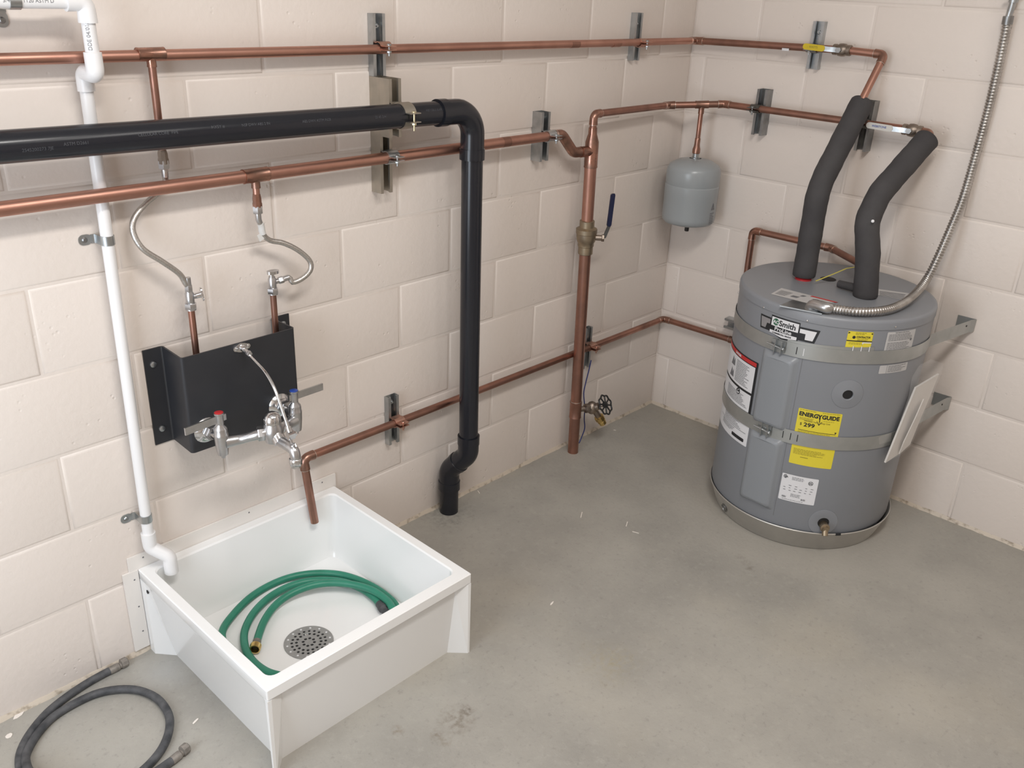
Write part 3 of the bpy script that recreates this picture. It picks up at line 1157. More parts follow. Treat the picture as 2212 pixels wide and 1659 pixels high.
# ================================================================== LOW DISCHARGE LINE
t = thing('discharge_pipe', (-1.0, -D_LOW, LOWZ), 'low copper discharge pipe from the heater round the corner to the mop sink', 'pipe')
d0 = L(655, 986, D_LOW)
de = F(680, 1128, 0.205)
rz = (L(1420, 694, D_LOW).z + LOWZ) / 2
rzr = Rt(1570, 731, D_LOW).z
TPY = Rt(1620, 540, 0.045).y
tpz = Rt(1660, 505, 0.045).z
TV = V((-0.165, -0.872, 0.0))
tpb = Rt(1796, 533, 0.045)
pts = [V((de.x, de.y, de.z)), V((d0.x, -D_LOW, LOWZ)), V((-D_LOW, -D_LOW, rz)), V((-D_LOW, TPY, rzr)), V((-0.045, TPY, tpz)), V((-0.045, tpb.y, tpz)), V((TV.x + 0.012, TV.y + 0.012, 0.862))]
pipe_run(t, pts, R34, 0.018, m='copper_dark')
q = L(1043, 817, D_LOW)

# ================================================================== BLACK DRAIN PIPE
t = thing('black_drain_pipe', (-1.25, -D_BLK, 0), 'fat glossy black plastic drain pipe along the wall and down to the floor', 'pipe')
xv = L(1018, 420, D_BLK).x
top = blk(xv)
vz = 0.285
vtop = V((xv, -D_BLK, top.z))
vb_ = V((L(1012, 955, D_BLK).x, -D_BLK, vz))
eb = 0.058
build('pipe', MB().tube([blk(-3.2), blk(xv - 0.04)], RBLK, 36), 'abs', t)
build('pipe', MB().tube([vtop - V((0, 0, 0.04)), vb_], RBLK, 36), 'abs', t)
hub = RBLK * 1.17
pth = fillet([blk(xv - 0.135), vtop, vtop - V((0, 0, 0.135))], 0.105, 12)
d1 = (vtop - blk(xv - 0.135)).normalized()
pp = [pth[0], pth[0] + d1 * 0.030, pth[0] + d1 * 0.0301] + pth[1:-1] + [pth[-1] + V((0, 0, 0.0301)), pth[-1] + V((0, 0, 0.030)), pth[-1]]
rr = [hub, hub, hub * 0.94] + [hub * 0.94] * (len(pth) - 2) + [hub * 0.94, hub, hub]
build('elbow', MB().tube(pp, rr, 36), 'abs', t)
fb = F(968, 1102)
k1 = V((vb_.x, vb_.y, 0.245))
k2 = V((fb.x, fb.y - 0.004, 0.165))
k3 = V((fb.x, fb.y - 0.004, -0.01))
pth = fillet([vb_ + V((0, 0, 0.012)), k1, k2], 0.06, 8)
dd_ = (k2 - k1).normalized()
m1 = k1.lerp(k2, 0.5)
build('elbow', MB().tube([vb_ + V((0, 0, 0.03)), vb_, vb_ - V((0, 0, 0.0005))] + [p for p in fillet([vb_, k1, m1], 0.05, 8)[1:-1]] + [m1 - dd_ * 0.004, m1 - dd_ * 0.003, m1 + dd_ * 0.010],
                         [hub, hub, hub * 0.95] + [hub * 0.95] * 9 + [hub * 0.95, hub * 1.02, hub * 1.02], 36), 'abs', t)
m2 = k2 - V((0, 0, 0.055))
build('elbow', MB().tube([m1] + [p for p in fillet([m1, k2, m2], 0.05, 8)[1:-1]] + [m2 + V((0, 0, 0.012)), m2 + V((0, 0, 0.011)), m2 - V((0, 0, 0.02))],
                         [hub * 0.95] + [hub * 0.95] * 9 + [hub * 0.95, hub * 1.02, hub * 1.02], 36), 'abs', t)
build('floor_stub', MB().tube([m2, k3], RBLK * 1.03, 36), 'abs', t)
# printed markings along the pipe
mb = MB()


def on_blk(x, y, xs, a0, flip=False):
    c = blk(xs + x)
    an = a0 + y / RBLK
    return c + V((0, -math.cos(an), math.sin(an))) * (RBLK + 0.0004)


for body, u, size, a0 in (('2545200273 7JE', 30, 0.0088, -0.22), ('ASTM D2661', 122, 0.0088, -0.05), ('CELLULAR CORE  PIPE', 285, 0.0088, 0.16), ('HX5Y #', 445, 0.0092, 0.3), ('NSF DWV ABS 2 IN', 510, 0.0085, 0.28),
                         ('ABS DWV ASTM F628', 640, 0.0085, 0.22), ('25 45 2 H', 795, 0.0088, 0.12), ('ABS CELLULAR', 905, 0.0085, 0.35)):
    xs = L(u, 300, D_BLK).x
    mb = MB()
    put_text(mb, body, size, lambda x, y: on_blk(x, y, xs, a0), 0, 0)
    build('pipe_print', mb, 'print_white', t, smooth=None, fixn=False)

# ================================================================== WHITE PVC DRAIN
t = thing('pvc_pipe', (-2.25, -0.03, 0.26), 'white plastic drain pipe dropping from ceiling height down into the mop sink', 'pipe')
RP, RPF = 0.01335, 0.0172
DP, DPO = 0.030, 0.078
xp = L(235, 500, DP).x
xq = -2.262
zh = L(60, 2, DPO).z
xo = L(192, 60, DPO).x
pz = L(184, 158, DP).z
zlo = L(325, 1165, DP).z
P = [V((-3.2, -DPO, zh)), V((xo, -DPO, zh))]
pipe_run(t, [V((-3.2, -DPO, zh)), V((xo, -DPO, zh)), V((xo, -DPO, (L(204, 160, DPO).z + L(182, 158, DP).z) / 2))], RP, 0.014, m='pvc', mf='pvc', fr=RPF, cup=0.024)
zo = (L(204, 160, DPO).z + L(182, 158, DP).z) / 2
mid = V(((xo + xq) / 2, -(DPO + DP) / 2, zo))
for pts in ([V((xo, -DPO, zo + 0.042)), V((xo, -DPO, zo)), mid], [mid, V((xq, -DP, zo)), V((xq, -DP, zo - 0.036))]):
    pth = fillet(pts, 0.014, 8)
    build('elbow', MB().tube(pth, RPF, 24), 'pvc', t)
zi = zo - 0.02
xb = L(318, 1140, DP).x
build('pipe', MB().tube([V((xq, -DP, zi)), V((xb, -DP, zlo))], RP, 20), 'pvc', t)
pe = F(361, 1222, 0.235)
ze = 0.30
pe = Rt(361, 1222, 2.242)
Pb = [V((xb, -DP, zlo + 0.022)), V((xb, -DP, zlo - 0.022)), V((pe.x, -0.058, zlo - 0.052)), V((pe.x, -0.058, zlo - 0.100))]
pth = fillet(Pb, 0.018, 8)
build('offset_elbow', MB().tube([pth[0], pth[0] - V((0, 0, 0.02))] + pth[1:-1] + [pth[-1] + V((0, 0, 0.026)), pth[-1]],
                                [RPF * 1.03] * 2 + [RPF] * (len(pth) - 2) + [RPF * 1.03] * 2, 24), 'pvc', t)
mb = MB()
vcam = (CAM - V((xo, -DPO, 1.5))).normalized()
angv = math.atan2(vcam.y, vcam.x)


def on_pv(x, y):                       # reading upwards on the vertical pipe
    a_ = angv - 0.25 - y / RP
    return V((xo + math.cos(a_) * (RP + 0.0004), -DPO + math.sin(a_) * (RP + 0.0004), zo + 0.046 + x))


put_text(mb, 'DDE 04/01/1', 0.0105, on_pv, 0, -0.004)
build('pipe_print', mb, 'grey_ink', t, smooth=None, fixn=False)
mb = MB()


def on_ph(x, y):
    a_ = 0.15 + y / RP
    return V((L(0, 2, DPO).x + x, -DPO - math.cos(a_) * (RP + 0.0004), zh + math.sin(a_) * (RP + 0.0004)))


put_text(mb, '3/4 PVC 1120 ASTM D', 0.0095, on_ph, 0.0, -0.004)
build('pipe_print', mb, 'grey_ink', t, smooth=None, fixn=False)


def pipe_strap(label, c, axis_up, side, r, dwall, grp=None):
    """one-hole strap: band round the pipe and a flat tab screwed to the wall"""
    c = V(c)
    t = thing('pipe_strap', (c.x, 0, c.z), label, 'strap')
    ax = V(axis_up)
    sd_ = V(side)
    out = V((0, -1, 0))
    path = [(-r - 0.010, -dwall + 0.0016), (-r - 0.004, -dwall + 0.0016), (-r - 0.0012, -dwall + 0.004)]
    for k in range(13):
        a_ = PI - PI * 1.15 * k / 12
        path.append(((r + 0.0012) * math.cos(a_), (r + 0.0012) * math.sin(a_)))
    rb = ribbon(path, 0.002)
    b = build('band', MB().prism(rb, c - ax * 0.010, sd_, out, ax * 0.020), 'galv', t, smooth=50)
    build('tab', MB().prism(rrect(-r - 0.037, -0.0115, -r - 0.008, 0.0115, 0.0105, 5), c + out * (-dwall + 0.0006), sd_, ax, out * 0.002), 'galv', t, smooth=40)
    sc = c + sd_ * (-r - 0.024) + out * (-dwall + 0.0026)
    build('screw', MB().lathe([(0.0062, 0), (0.0062, 0.0012), (0.004, 0.0034)], sc, out, 12), 'galv_dark', t)
    return t


q = L(233, 518, DP)
pipe_strap('galvanised pipe strap holding the white pipe above the black plate', (xq + (xb - xq) * 0.3, -DP, q.z), (0, 0, 1), (1, 0, 0), RP, DP)
q = L(318, 1117, DP)
pipe_strap('galvanised pipe strap holding the white pipe just above the mop sink', (xb, -DP, q.z), (0, 0, 1), (1, 0, 0), RP, DP)
q = L(30, 10, DPO)
pipe_strap('painted strap holding the horizontal white pipe near the top', (q.x, -DPO, zh), (1, 0, 0), (0, 0, 1), RP, DPO)

# ================================================================== BLACK MOUNTING PLATE
t = thing('mounting_bracket', (-2.01, 0, 0.586), 'black bent-steel bracket plate carrying the chrome faucet', 'bracket')
px0, px1, px2, px3 = -2.2135, -2.1635, -1.862, -1.8085
pz0, pz1, pd, tk = 0.5885, 0.842, 0.100, 0.004


def bend2(x0, x1, d0, d1):
    return (x0, d0), (x1, d1)


prof = [(px0, 0.0), (px1, 0.0), (px1 - 0.004, pd), (px2 + 0.004, pd), (px2, 0.0), (px3, 0.0)]
fp = fillet([V((x, d, 0)) for x, d in prof], 0.007, 4)
rb = ribbon([(p.x, p.y + tk / 2) for p in fp], tk)
build('plate', MB().prism(rb, V((0, 0, pz0)), V((1, 0, 0)), V((0, -1, 0)), V((0, 0, pz1 - pz0))), 'black', t, smooth=50)
for x, z in ((px0 + 0.021, pz1 - 0.040), (px0 + 0.021, pz0 + 0.040), (px3 - 0.020, pz1 - 0.024), (px3 - 0.020, pz0 + 0.040)):
    mb = MB().lathe([(0.0085, 0), (0.0085, 0.001), (0.0074, 0.0034), (0.004, 0.005)], V((x, -tk - 0.0002, z)), (0, -1, 0), 14)
    build('bolt', mb, 'galv', t)

# ================================================================== STOP VALVES ON COPPER STUBS, BRAIDED HOSES
sx1, sy1 = L(420, 730, 0.052).x, -0.052
sx2, sy2 = L(594, 690, 0.052).x, -0.052
zv1 = L(413, 655, 0.052).z
zv2 = L(592, 622, 0.052).z


def stop_valve(label, x, y, zb, zt, hdir, straight):
    t = thing('stop_valve', (x, y, zb), label, 'valve')
    build('stub_pipe', MB().tube([V((x, y, zb)), V((x, y, zt - 0.012))], 0.0080, 18), 'copper_dark', t)
    mb = MB()
    mb.hexnut(V((x, y, zt - 0.006)), (0, 0, 1), 0.0145, 0.014)
    mb.lathe([(0.0125, -0.016), (0.0125, 0.0)], V((x, y, zt)), (0, 0, 1), 16)
    build('compression_nut', mb, 'chrome_rough', t)
    mb = MB().lathe([(0.0098, 0.0), (0.0104, 0.002), (0.0104, 0.024), (0.0085, 0.027), (0.0085, 0.030)], V((x, y, zt + 0.001)), (0, 0, 1), 20)
    h = V(hdir)
    cz = V((x, y, zt + 0.015))
    if straight:
        mb.tube([cz, cz + h * 0.016], 0.0062, 14)
    else:
        mb.tube([cz, cz + V(straight_out) * 0.020], 0.0066, 14)
    build('body', mb, 'chrome_rough', t)
    return t, cz


t, cz = stop_valve('chrome straight stop valve above the left of the black plate, round handle sideways', sx1, sy1, 0.615, zv1, (1, -0.1, 0.05), True)
h = V((0.97, -0.2, 0.12)).normalized()
hx, hy, _ = frame(h)
mb = MB().tube([cz + h * 0.014, cz + h * 0.024], 0.0072, 16)
mb.lathe([(0.0075, 0.022), (0.0075, 0.026)], cz, h, 16)
ring = [cz + h * 0.0275 + hx * math.cos(2 * PI * k / 30) * 0.0100 + hy * math.sin(2 * PI * k / 30) * 0.0175 for k in range(30)]
mb.add(ring + [p + h * 0.003 for p in ring], [tuple(range(30)), tuple(range(30, 60))] + [(k, (k + 1) % 30, 30 + (k + 1) % 30, 30 + k) for k in range(30)])
build('handle', mb, 'chrome', t)
V1TOP = V((sx1, sy1, zv1 + 0.028))
mb = MB().hexnut(V1TOP + V((0, 0, 0.009)), (0, 0, 1), 0.0095, 0.016)
build('hose_nut', mb, 'chrome_rough', t)

straight_out = (0.97, -0.12, 0.12)
t, cz = stop_valve('chrome angle stop valve above the right of the black plate, oval handle on top', sx2, sy2, 0.615, zv2, (0, 0, 1), False)
so = V(straight_out).normalized()
zt2 = zv2 + 0.030
mb = MB().tube([V((sx2, sy2, zt2)), V((sx2, sy2, zt2 + 0.010))], 0.0062, 14)
ring = [V((sx2 + 0.003 + 0.0165 * math.cos(2 * PI * k / 30), sy2 - 0.002 + 0.011 * math.sin(2 * PI * k / 30), zt2 + 0.009)) for k in range(30)]
mb.add(ring + [p + V((0, 0, 0.0075)) for p in ring], [tuple(range(30)), tuple(range(30, 60))] + [(k, (k + 1) % 30, 30 + (k + 1) % 30, 30 + k) for k in range(30)])
build('handle', mb, 'chrome', t)
V2OUT = cz + so * 0.018
mb = MB().hexnut(V2OUT + so * 0.006, so, 0.0092, 0.014)
build('hose_nut', mb, 'chrome_rough', t)

# braided hose 1: from the branch of the top line, behind the lower copper pipe, to valve 1
t = thing('braided_hose', (sx1, sy1, zv1 + 0.03), 'braided steel hose swinging behind the copper pipe to the straight stop valve', 'hose')
h0 = V((bx.x, bx.y, bz - 0.018))
pts = [h0, h0 - V((0, 0, 0.03)), L(357, 398, 0.026), L(338, 420, 0.020), L(315, 440, 0.022), L(291, 470, 0.030), L(287, 500, 0.036), L(308, 537, 0.046), L(352, 566, 0.052), L(388, 592, 0.052), L(403, 616, 0.052), V1TOP + V((0, 0, 0.024)), V1TOP + V((0, 0, 0.010))]
pth = resample(spline(pts, 8), 0.006)
build('hose', MB().tube(pth, 0.0068, 14), 'braid', t)
build('ferrule', MB().tube([pth[0] + V((0, 0, 0.004)), pth[0] - V((0, 0, 0.030))], 0.0074, 14), 'chrome_rough', t)
build('union_nut', MB().hexnut(h0 + V((0, 0, -0.002)), (0, 0, 1), 0.0125, 0.020), 'chrome_rough', t)
build('ferrule', MB().tube([pth[-1], pth[-1] + V((0, 0, 0.026))], 0.0074, 14), 'chrome_rough', t)
# braided hose 2
t = thing('braided_hose', (sx2, sy2, zv2), 'braided steel hose with white tape looping round to the angle stop valve', 'hose')
h0 = HOSE_R_TOP
pts = [h0, h0 - V((0, 0, 0.03)), L(564, 487, 0.056), L(568, 505, 0.052), L(583, 519, 0.050), L(612, 525, 0.056), L(643, 540, 0.064), L(668, 562, 0.070), L(671, 582, 0.072), L(655, 600, 0.068), L(632, 610, 0.062), V2OUT + so * 0.030, V2OUT + so * 0.010]
pth = resample(spline(pts, 8), 0.006)
build('hose', MB().tube(pth, 0.0068, 14), 'braid', t)
build('union_nut', MB().hexnut(h0 + V((0, 0, -0.006)), (0, 0, 1), 0.0128, 0.018), 'chrome_rough', t)
build('ferrule', MB().tube([pth[1], pth[2], pth[5], pth[6]], 0.0076, 14), 'chrome_rough', t)
k0 = min(range(len(pth)), key=lambda i: (pth[i] - L(565, 487, 0.056)).length)
build('tape_label', MB().tube(pth[k0 - 1:k0 + 5], 0.0085, 12, flat=0.9), 'tape', t)
mb = MB()
mb.obox(pth[k0 + 4] + V((-0.006, -0.002, -0.006)), V((0.008, 0, 0.004)), V((0, 0.001, 0)), V((-0.003, 0, 0.008)))
build('tape_flap', mb, 'tape', t)
build('ferrule', MB().tube([pth[-1], pth[-4]], 0.0074, 14), 'chrome_rough', t)

# ================================================================== FAUCET
fx1, fx2, fz = -2.126, -1.9175, 0.640
FD = pd + tk
BD = 0.176
t = thing('service_faucet', (-2.02, -FD, fz), 'chrome service sink faucet with red and blue topped lever handles and brace rod', 'faucet')
ball = V((-2.021, -0.236, L(590, 930, 0.236).z))
hot = V((fx1, -BD, L(481, 945, BD).z))
cold = V((fx2, -BD, L(640, 895, BD).z))
out = V((0, -1, 0))
for c in (hot, cold):
    fc = V((c.x, -FD, fz))
    build('wall_flange', MB().lathe([(0.0335, 0.0), (0.0335, 0.002), (0.030, 0.006), (0.022, 0.012), (0.014, 0.015)], fc, out, 28), 'chrome', t)
    build('shank', MB().tube([fc, V((c.x, -BD + 0.01, c.z))], [0.0125, 0.0125], 18), 'chrome', t)
    mb = MB().hexnut(V((c.x, -FD - 0.026, fz + 0.003)), out, 0.019, 0.018)
    build('shank_nut', mb, 'chrome_rough', t)
for c, cm, hs, nm in ((hot, 'red_plastic', -1, 'hot'), (cold, 'blue_plastic', 1, 'cold')):
    z = c.z
    prof = [(0.005, -0.054), (0.006, -0.047), (0.0130, -0.044), (0.0145, -0.034), (0.0165, -0.012), (0.0172, 0.006), (0.0172, 0.012), (0.0160, 0.014), (0.0160, 0.024), (0.0150, 0.028), (0.0085, 0.036), (0.0085, 0.040)]
    vb = build('valve_body', MB().lathe(prof, c, (0, 0, 1), 24), 'chrome_rough', t)
    mb = MB().lathe([(0.0095, 0.038), (0.0098, 0.040), (0.0098, 0.062), (0.0120, 0.064), (0.0120, 0.068)], c, (0, 0, 1), 18)
    # flat lever blade
    z0_ = z + 0.052
    ln = 0.085
    tilt = V((hs * 0.99, 0.06 * (-1 if hs < 0 else 1), -0.02)).normalized()
    mb.obox(V((c.x, c.y, z0_)) + tilt * (0.006 + ln / 2), tilt * ln / 2, tilt.cross(V((0, 0, 1))) * 0.0022, V((0, 0, 0.0095)))
    mb.obox(V((c.x, c.y, z0_)) - tilt * 0.011, tilt * 0.006, tilt.cross(V((0, 0, 1))) * 0.003, V((0, 0, 0.008)))
    h_ = build('lever_handle', mb, 'chrome_rough', t, smooth=35)
    build_under('index_button', MB().lathe([(0.0104, 0.0675), (0.0104, 0.0690), (0.008, 0.0698)], c, (0, 0, 1), 18), cm, h_)
for c in (hot, cold):
    s_ = 1 if c.x < ball.x else -1
    pts = spline([c + V((s_ * 0.008, -0.004, -0.012)), c + V((s_ * 0.040, -0.018, -0.010)), ball + V((-s_ * 0.040, 0.014, -0.004)), ball + V((-s_ * 0.012, 0.002, 0.0))], 6)
    n_ = len(pts)
    build('bridge_arm', MB().tube(pts, [0.0125 + 0.004 * abs(2 * i / (n_ - 1) - 1) ** 2 for i in range(n_)], 18), 'chrome_rough', t)
    cc = ball + V((-s_ * 0.028, 0.010, -0.002))
    build('union_nut', MB().hexnut(cc, V((s_, -0.4, 0)), 0.0185, 0.016), 'chrome_rough', t)
vb = build('mixer_body', MB().lathe([(0.006, -0.034), (0.020, -0.028), (0.0255, -0.012), (0.0265, 0.0), (0.024, 0.012), (0.020, 0.020), (0.0195, 0.022)], ball, (0, 0, 1), 24), 'chrome_rough', t)
build_under('vacuum_breaker_dome', MB().lathe([(0.0195, 0.0215), (0.0215, 0.023), (0.0215, 0.036), (0.017, 0.045), (0.008, 0.050), (0.001, 0.051)], ball, (0, 0, 1), 24), 'chrome', vb)
sp = [ball + V((0, -0.014, -0.004)), Rt(604, 951, 2.021), Rt(620, 961, 2.021), Rt(633, 971, 2.021), Rt(638, 984, 2.021), Rt(638.5, 994, 2.021)]
pts = spline(sp, 6)
build('spout', MB().tube(pts, [0.0145 - 0.0025 * i / len(pts) for i in range(len(pts))], 20), 'chrome_rough', t)
build('spout_collar', MB().tube([sp[1] - (sp[1] - sp[0]).normalized() * 0.008, sp[1] + (sp[1] - sp[0]).normalized() * 0.006], 0.0172, 20), 'chrome', t)
dn = (sp[5] - sp[4]).normalized()
mb = MB().lathe([(0.0140, -0.002), (0.0158, 0.0), (0.0158, 0.014), (0.0140, 0.016), (0.0130, 0.0165), (0.0130, 0.022)], sp[5] - dn * 0.004, dn, 8)
build('hose_thread', mb, 'chrome', t)
# pail hook
hk = Rt(640, 968, 2.021)
build('pail_hook', MB().tube([sp[3] + V((0, 0, 0.008)), sp[3] + V((0, -0.006, 0.018)), sp[3] + V((0, -0.012, 0.019)), sp[3] + V((0, -0.016, 0.014))], 0.0028, 10), 'chrome', t)
# brace rod
bc = L(521, 750, FD)
mb = MB()
poly = []
for k in range(24):
    a_ = 2 * PI * k / 24
    poly.append((0.0235 * math.cos(a_) * (1 if abs(math.sin(a_)) < 0.6 else 0.8), 0.0115 * math.sin(a_)))
mb.prism(poly, bc, V((1, 0, 0)), V((0, 0, 1)), V((0, -0.0035, 0)))
mb.lathe([(0.0085, 0.003), (0.0085, 0.012), (0.006, 0.016)], bc, out, 14)
for s_ in (-1, 1):
    mb.lathe([(0.004, 0.003), (0.004, 0.0045), (0.002, 0.006)], bc + V((s_ * 0.0165, 0, 0)), out, 10)
br = build('brace_bracket', mb, 'chrome', t)
r0 = bc + V((0, -0.014, -0.003))
r1 = Rt(538, 764, 2.013)
r2 = Rt(586, 817, 2.017)
r3 = Rt(624, 927, 2.021)
mb = MB().tube([r0, r1 + (r1 - r0) * 0.1], 0.0065, 12)
mb.hexnut(r1, (r1 - r0), 0.0075, 0.008)
build('brace_socket', mb, 'chrome_rough', t)
build('brace_rod', MB().tube(fillet([r0, r2, r3], 0.12, 10), 0.0040, 12), 'chrome', t)
r4 = sp[3] + V((0, 0.004, 0.012))
mb = MB().tube([r3 + (r3 - r2).normalized() * -0.006, r3 + (r3 - r2).normalized() * 0.008], 0.0070, 12)
mb.tube([r3, r4], 0.0032, 10)
mb.obox(r3.lerp(r4, 0.35) + V((0, -0.004, 0)), V((0.009, 0, 0)), V((0, 0.007, 0.002)), V((0, -0.002, 0.008)))
mb.hexnut(r3.lerp(r4, 0.35) + V((0.012, -0.004, 0)), (1, 0, 0), 0.006, 0.006)
build('brace_clip', mb, 'chrome', t)

# ================================================================== MOP SINK
SX0, SX1, SY0, SY1, SH = -2.306, -1.693, -0.607, -0.006, 0.262
t = thing('mop_sink', (-2.0, -0.3, 0), 'square white moulded mop sink standing on the floor against the wall', 'sink')


def loop(x0, y0, x1, y1, r, z, n=5):
    return [V((x, y, z)) for x, y in rrect(x0, y0, x1, y1, r, n)]


def loft(loops, cap0=False, cap1=False):
    mb = MB()
    n = len(loops[0])
    vs = [p for l in loops for p in l]
    fs = []
    for i in range(len(loops) - 1):
        for k in range(n):
            fs.append((i * n + k, i * n + (k + 1) % n, (i + 1) * n + (k + 1) % n, (i + 1) * n + k))
    if cap0:
        fs.append(tuple(reversed(range(n))))
    if cap1:
        fs.append(tuple(range((len(loops) - 1) * n, len(loops) * n)))
    return mb.add(vs, fs)


RW, RX = 0.034, 0.028
DRZ = 0.040
DC = V((-2.012, -0.316, DRZ))
ins = 0.014
lo = [loop(SX0 + 0.038, SY0 + 0.041, SX1 - 0.038, SY1, 0.004, 0.0),
      loop(SX0 + 0.0045, SY0 + ins, SX1 - 0.0045, SY1, 0.004, SH - 0.040),
      loop(SX0 + 0.0015, SY0 + 0.003, SX1 - 0.0015, SY1, 0.004, SH - 0.031),
      loop(SX0, SY0, SX1, SY1, 0.004, SH - 0.028),
      loop(SX0, SY0, SX1, SY1, 0.004, SH - 0.0022),
      loop(SX0 + 0.0022, SY0 + 0.0022, SX1 - 0.0022, SY1 - 0.002, 0.004, SH),
      loop(SX0 + RX - 0.003, SY0 + RW - 0.003, SX1 - RX + 0.003, SY1 - RW + 0.008, 0.022, SH),
      loop(SX0 + RX, SY0 + RW, SX1 - RX, SY1 - RW + 0.004, 0.022, SH - 0.004),
      loop(SX0 + RX + 0.013, SY0 + RW + 0.013, SX1 - RX - 0.013, SY1 - RW - 0.008, 0.026, 0.080),
      loop(SX0 + RX + 0.022, SY0 + RW + 0.022, SX1 - RX - 0.022, SY1 - RW - 0.018, 0.028, 0.060),
      loop(SX0 + RX + 0.045, SY0 + RW + 0.045, SX1 - RX - 0.045, SY1 - RW - 0.042, 0.030, 0.052)]
n = len(lo[0])
circ = []
for p in lo[-1]:
    d = (p - DC).to_2d().normalized()
    circ.append(V((DC.x + d.x * 0.068, DC.y + d.y * 0.068, DRZ)))
lo.append(circ)
build('basin', loft(lo, cap0=True, cap1=True), 'acrylic', t, smooth=32)
# corner feet: the corners stay upright while the skirt slopes in towards the floor
for cx, cy, sx, sy in ((SX0, SY0, 1, 1), (SX1, SY0, -1, 1), (SX0, SY1, 1, -1), (SX1, SY1, -1, -1)):
    o_ = 0.0005
    if sy == 1:
        b_ = [(0, 0), (0.006, 0), (0.047, 0.042), (0.042, 0.047), (0, 0.006)]
        p_ = [(0, 0), (0.010, 0), (0.046, 0.0145), (0.005, 0.046), (0, 0.010)]
    else:
        b_ = [(0, 0), (0.044, 0), (0.044, 0.070), (0.038, 0.070), (0, 0.024)]
        p_ = [(0, 0), (0.006, 0), (0.006, 0.060), (0.0045, 0.060), (0, 0.024)]
    base = V((cx + sx * o_, cy + sy * o_, 0))
    lp = [[base + V((sx * x, sy * y, z)) for x, y in q] for q, z in ((b_, 0.0), (p_, SH - 0.031))]
    build('corner_foot', loft(lp, True, True), 'acrylic', t, smooth=25)
build('bolt_hole', MB().lathe([(0.0055, 0), (0.0055, 0.0012), (0.004, 0.0016)], V((SX0 + 0.004, SY1 - 0.030, SH - 0.058)), (-1, 0, 0), 14), 'dark', t)
# flange strips against the wall
zf0, zf1 = SH - 0.006, L(725, 1021, 0.003).z
mb = MB().box((SX0 - 0.022, -0.0060, SH - 0.012), (SX1 + 0.006, -0.0008, zf1))
fs_ = build('wall_flange', mb, 'flange_white', t, smooth=None)
mb = MB()
for u, v in ((696, 1042), (538, 1107), (309, 1204)):
    q = L(u, v, 0.0062)
    if SH - 0.008 < q.z < zf1:
        mb.lathe([(0.0024, 0), (0.0018, 0.0008)], q, (0, -1, 0), 10)
build_under('nail_heads', mb, 'grey_ink', fs_)
mb = MB().box((SX0 - 0.040, -0.0075, 0.016), (SX0 - 0.0005, -0.0008, SH - 0.002))
fs_ = build('wall_flange', mb, 'flange_white', t, smooth=None)
mb = MB()
for z in (0.07, 0.15, 0.235):
    mb.lathe([(0.0024, 0), (0.0018, 0.0008)], V((SX0 - 0.013, -0.0076, z)), (0, -1, 0), 10)
build_under('nail_heads', mb, 'grey_ink', fs_)


# drain strainer with real holes
def perforated(c, R_, holes, th):
    bm = bmesh.new()

    def ring(x, y, r, n):
        vs = [bm.verts.new((x + r * math.cos(2 * PI * k / n), y + r * math.sin(2 * PI * k / n), 0)) for k in range(n)]
        for k in range(n):
            bm.edges.new((vs[k], vs[(k + 1) % n]))
    ring(0, 0, R_, 48)
    for x, y, r in holes:
        ring(x, y, r, 10)
    bmesh.ops.triangle_fill(bm, use_beauty=True, use_dissolve=False, edges=bm.edges[:], normal=(0, 0, 1))
    ex = bmesh.ops.extrude_face_region(bm, geom=bm.faces[:])
    bmesh.ops.translate(bm, verts=[v for v in ex['geom'] if isinstance(v, bmesh.types.BMVert)], vec=(0, 0, th))
    bmesh.ops.recalc_face_normals(bm, faces=bm.faces)
    bm.verts.index_update()
    mb = MB().add([V(c) + v.co for v in bm.verts], [tuple(v.index for v in f.verts) for f in bm.faces])
    bm.free()
    return mb


holes = []
for n_, r_, hr in ((8, 0.0150, 0.0042), (16, 0.0325, 0.0040), (20, 0.0445, 0.0038)):
    for k in range(n_):
        a_ = 2 * PI * (k + 0.3 * (n_ == 16)) / n_
        holes.append((r_ * math.cos(a_), r_ * math.sin(a_), hr))
dg2 = build('drain_strainer', perforated(DC + V((0, 0, 0.0008)), 0.0655, holes, 0.0022), 'steel', t, smooth=None)
build_under('drain_cup', MB().lathe([(0.062, 0.0), (0.062, 0.0005), (0.001, 0.0006)], DC, (0, 0, 1), 32), 'dark', dg2)
mb = MB()
for k in range(14):
    a_ = 2 * PI * k / 14
    mb.lathe([(0.0030, 0.0), (0.0026, 0.0006)], DC + V((0.0565 * math.cos(a_), 0.0565 * math.sin(a_), 0.0030)), (0, 0, 1), 10)
build_under('rim_studs', mb, 'white_label', dg2)
build_under('grate_screw', MB().lathe([(0.0052, 0.003), (0.0052, 0.0042), (0.003, 0.0055)], DC + V((0.012, 0.028, 0)), (0, 0, 1), 12), 'chrome', dg2)

# ================================================================== GREEN HOSE
CR = lambda x, y: (240 + x / 2.444, 980 + y / 2.444)
hz = 0.0645
GR = 0.0104


def hp(x, y, z=hz):
    u, v = CR(x, y)
    return F(u, v, z)


t = thing('garden_hose', (-2.0, -0.3, 0.055), 'coiled green rubber hose lying in the white mop sink', 'hose')
zA, zB, zC = 0.0645, 0.070, 0.085
pts = [hp(768, 1000, 0.066), hp(782, 950, 0.066), hp(810, 880, 0.067), hp(860, 808, 0.070), hp(935, 748, 0.078), hp(1040, 702, 0.086), hp(1150, 683, 0.087), hp(1270, 690, 0.086), hp(1380, 722, 0.084), hp(1460, 778, 0.080), hp(1495, 825, 0.078)]
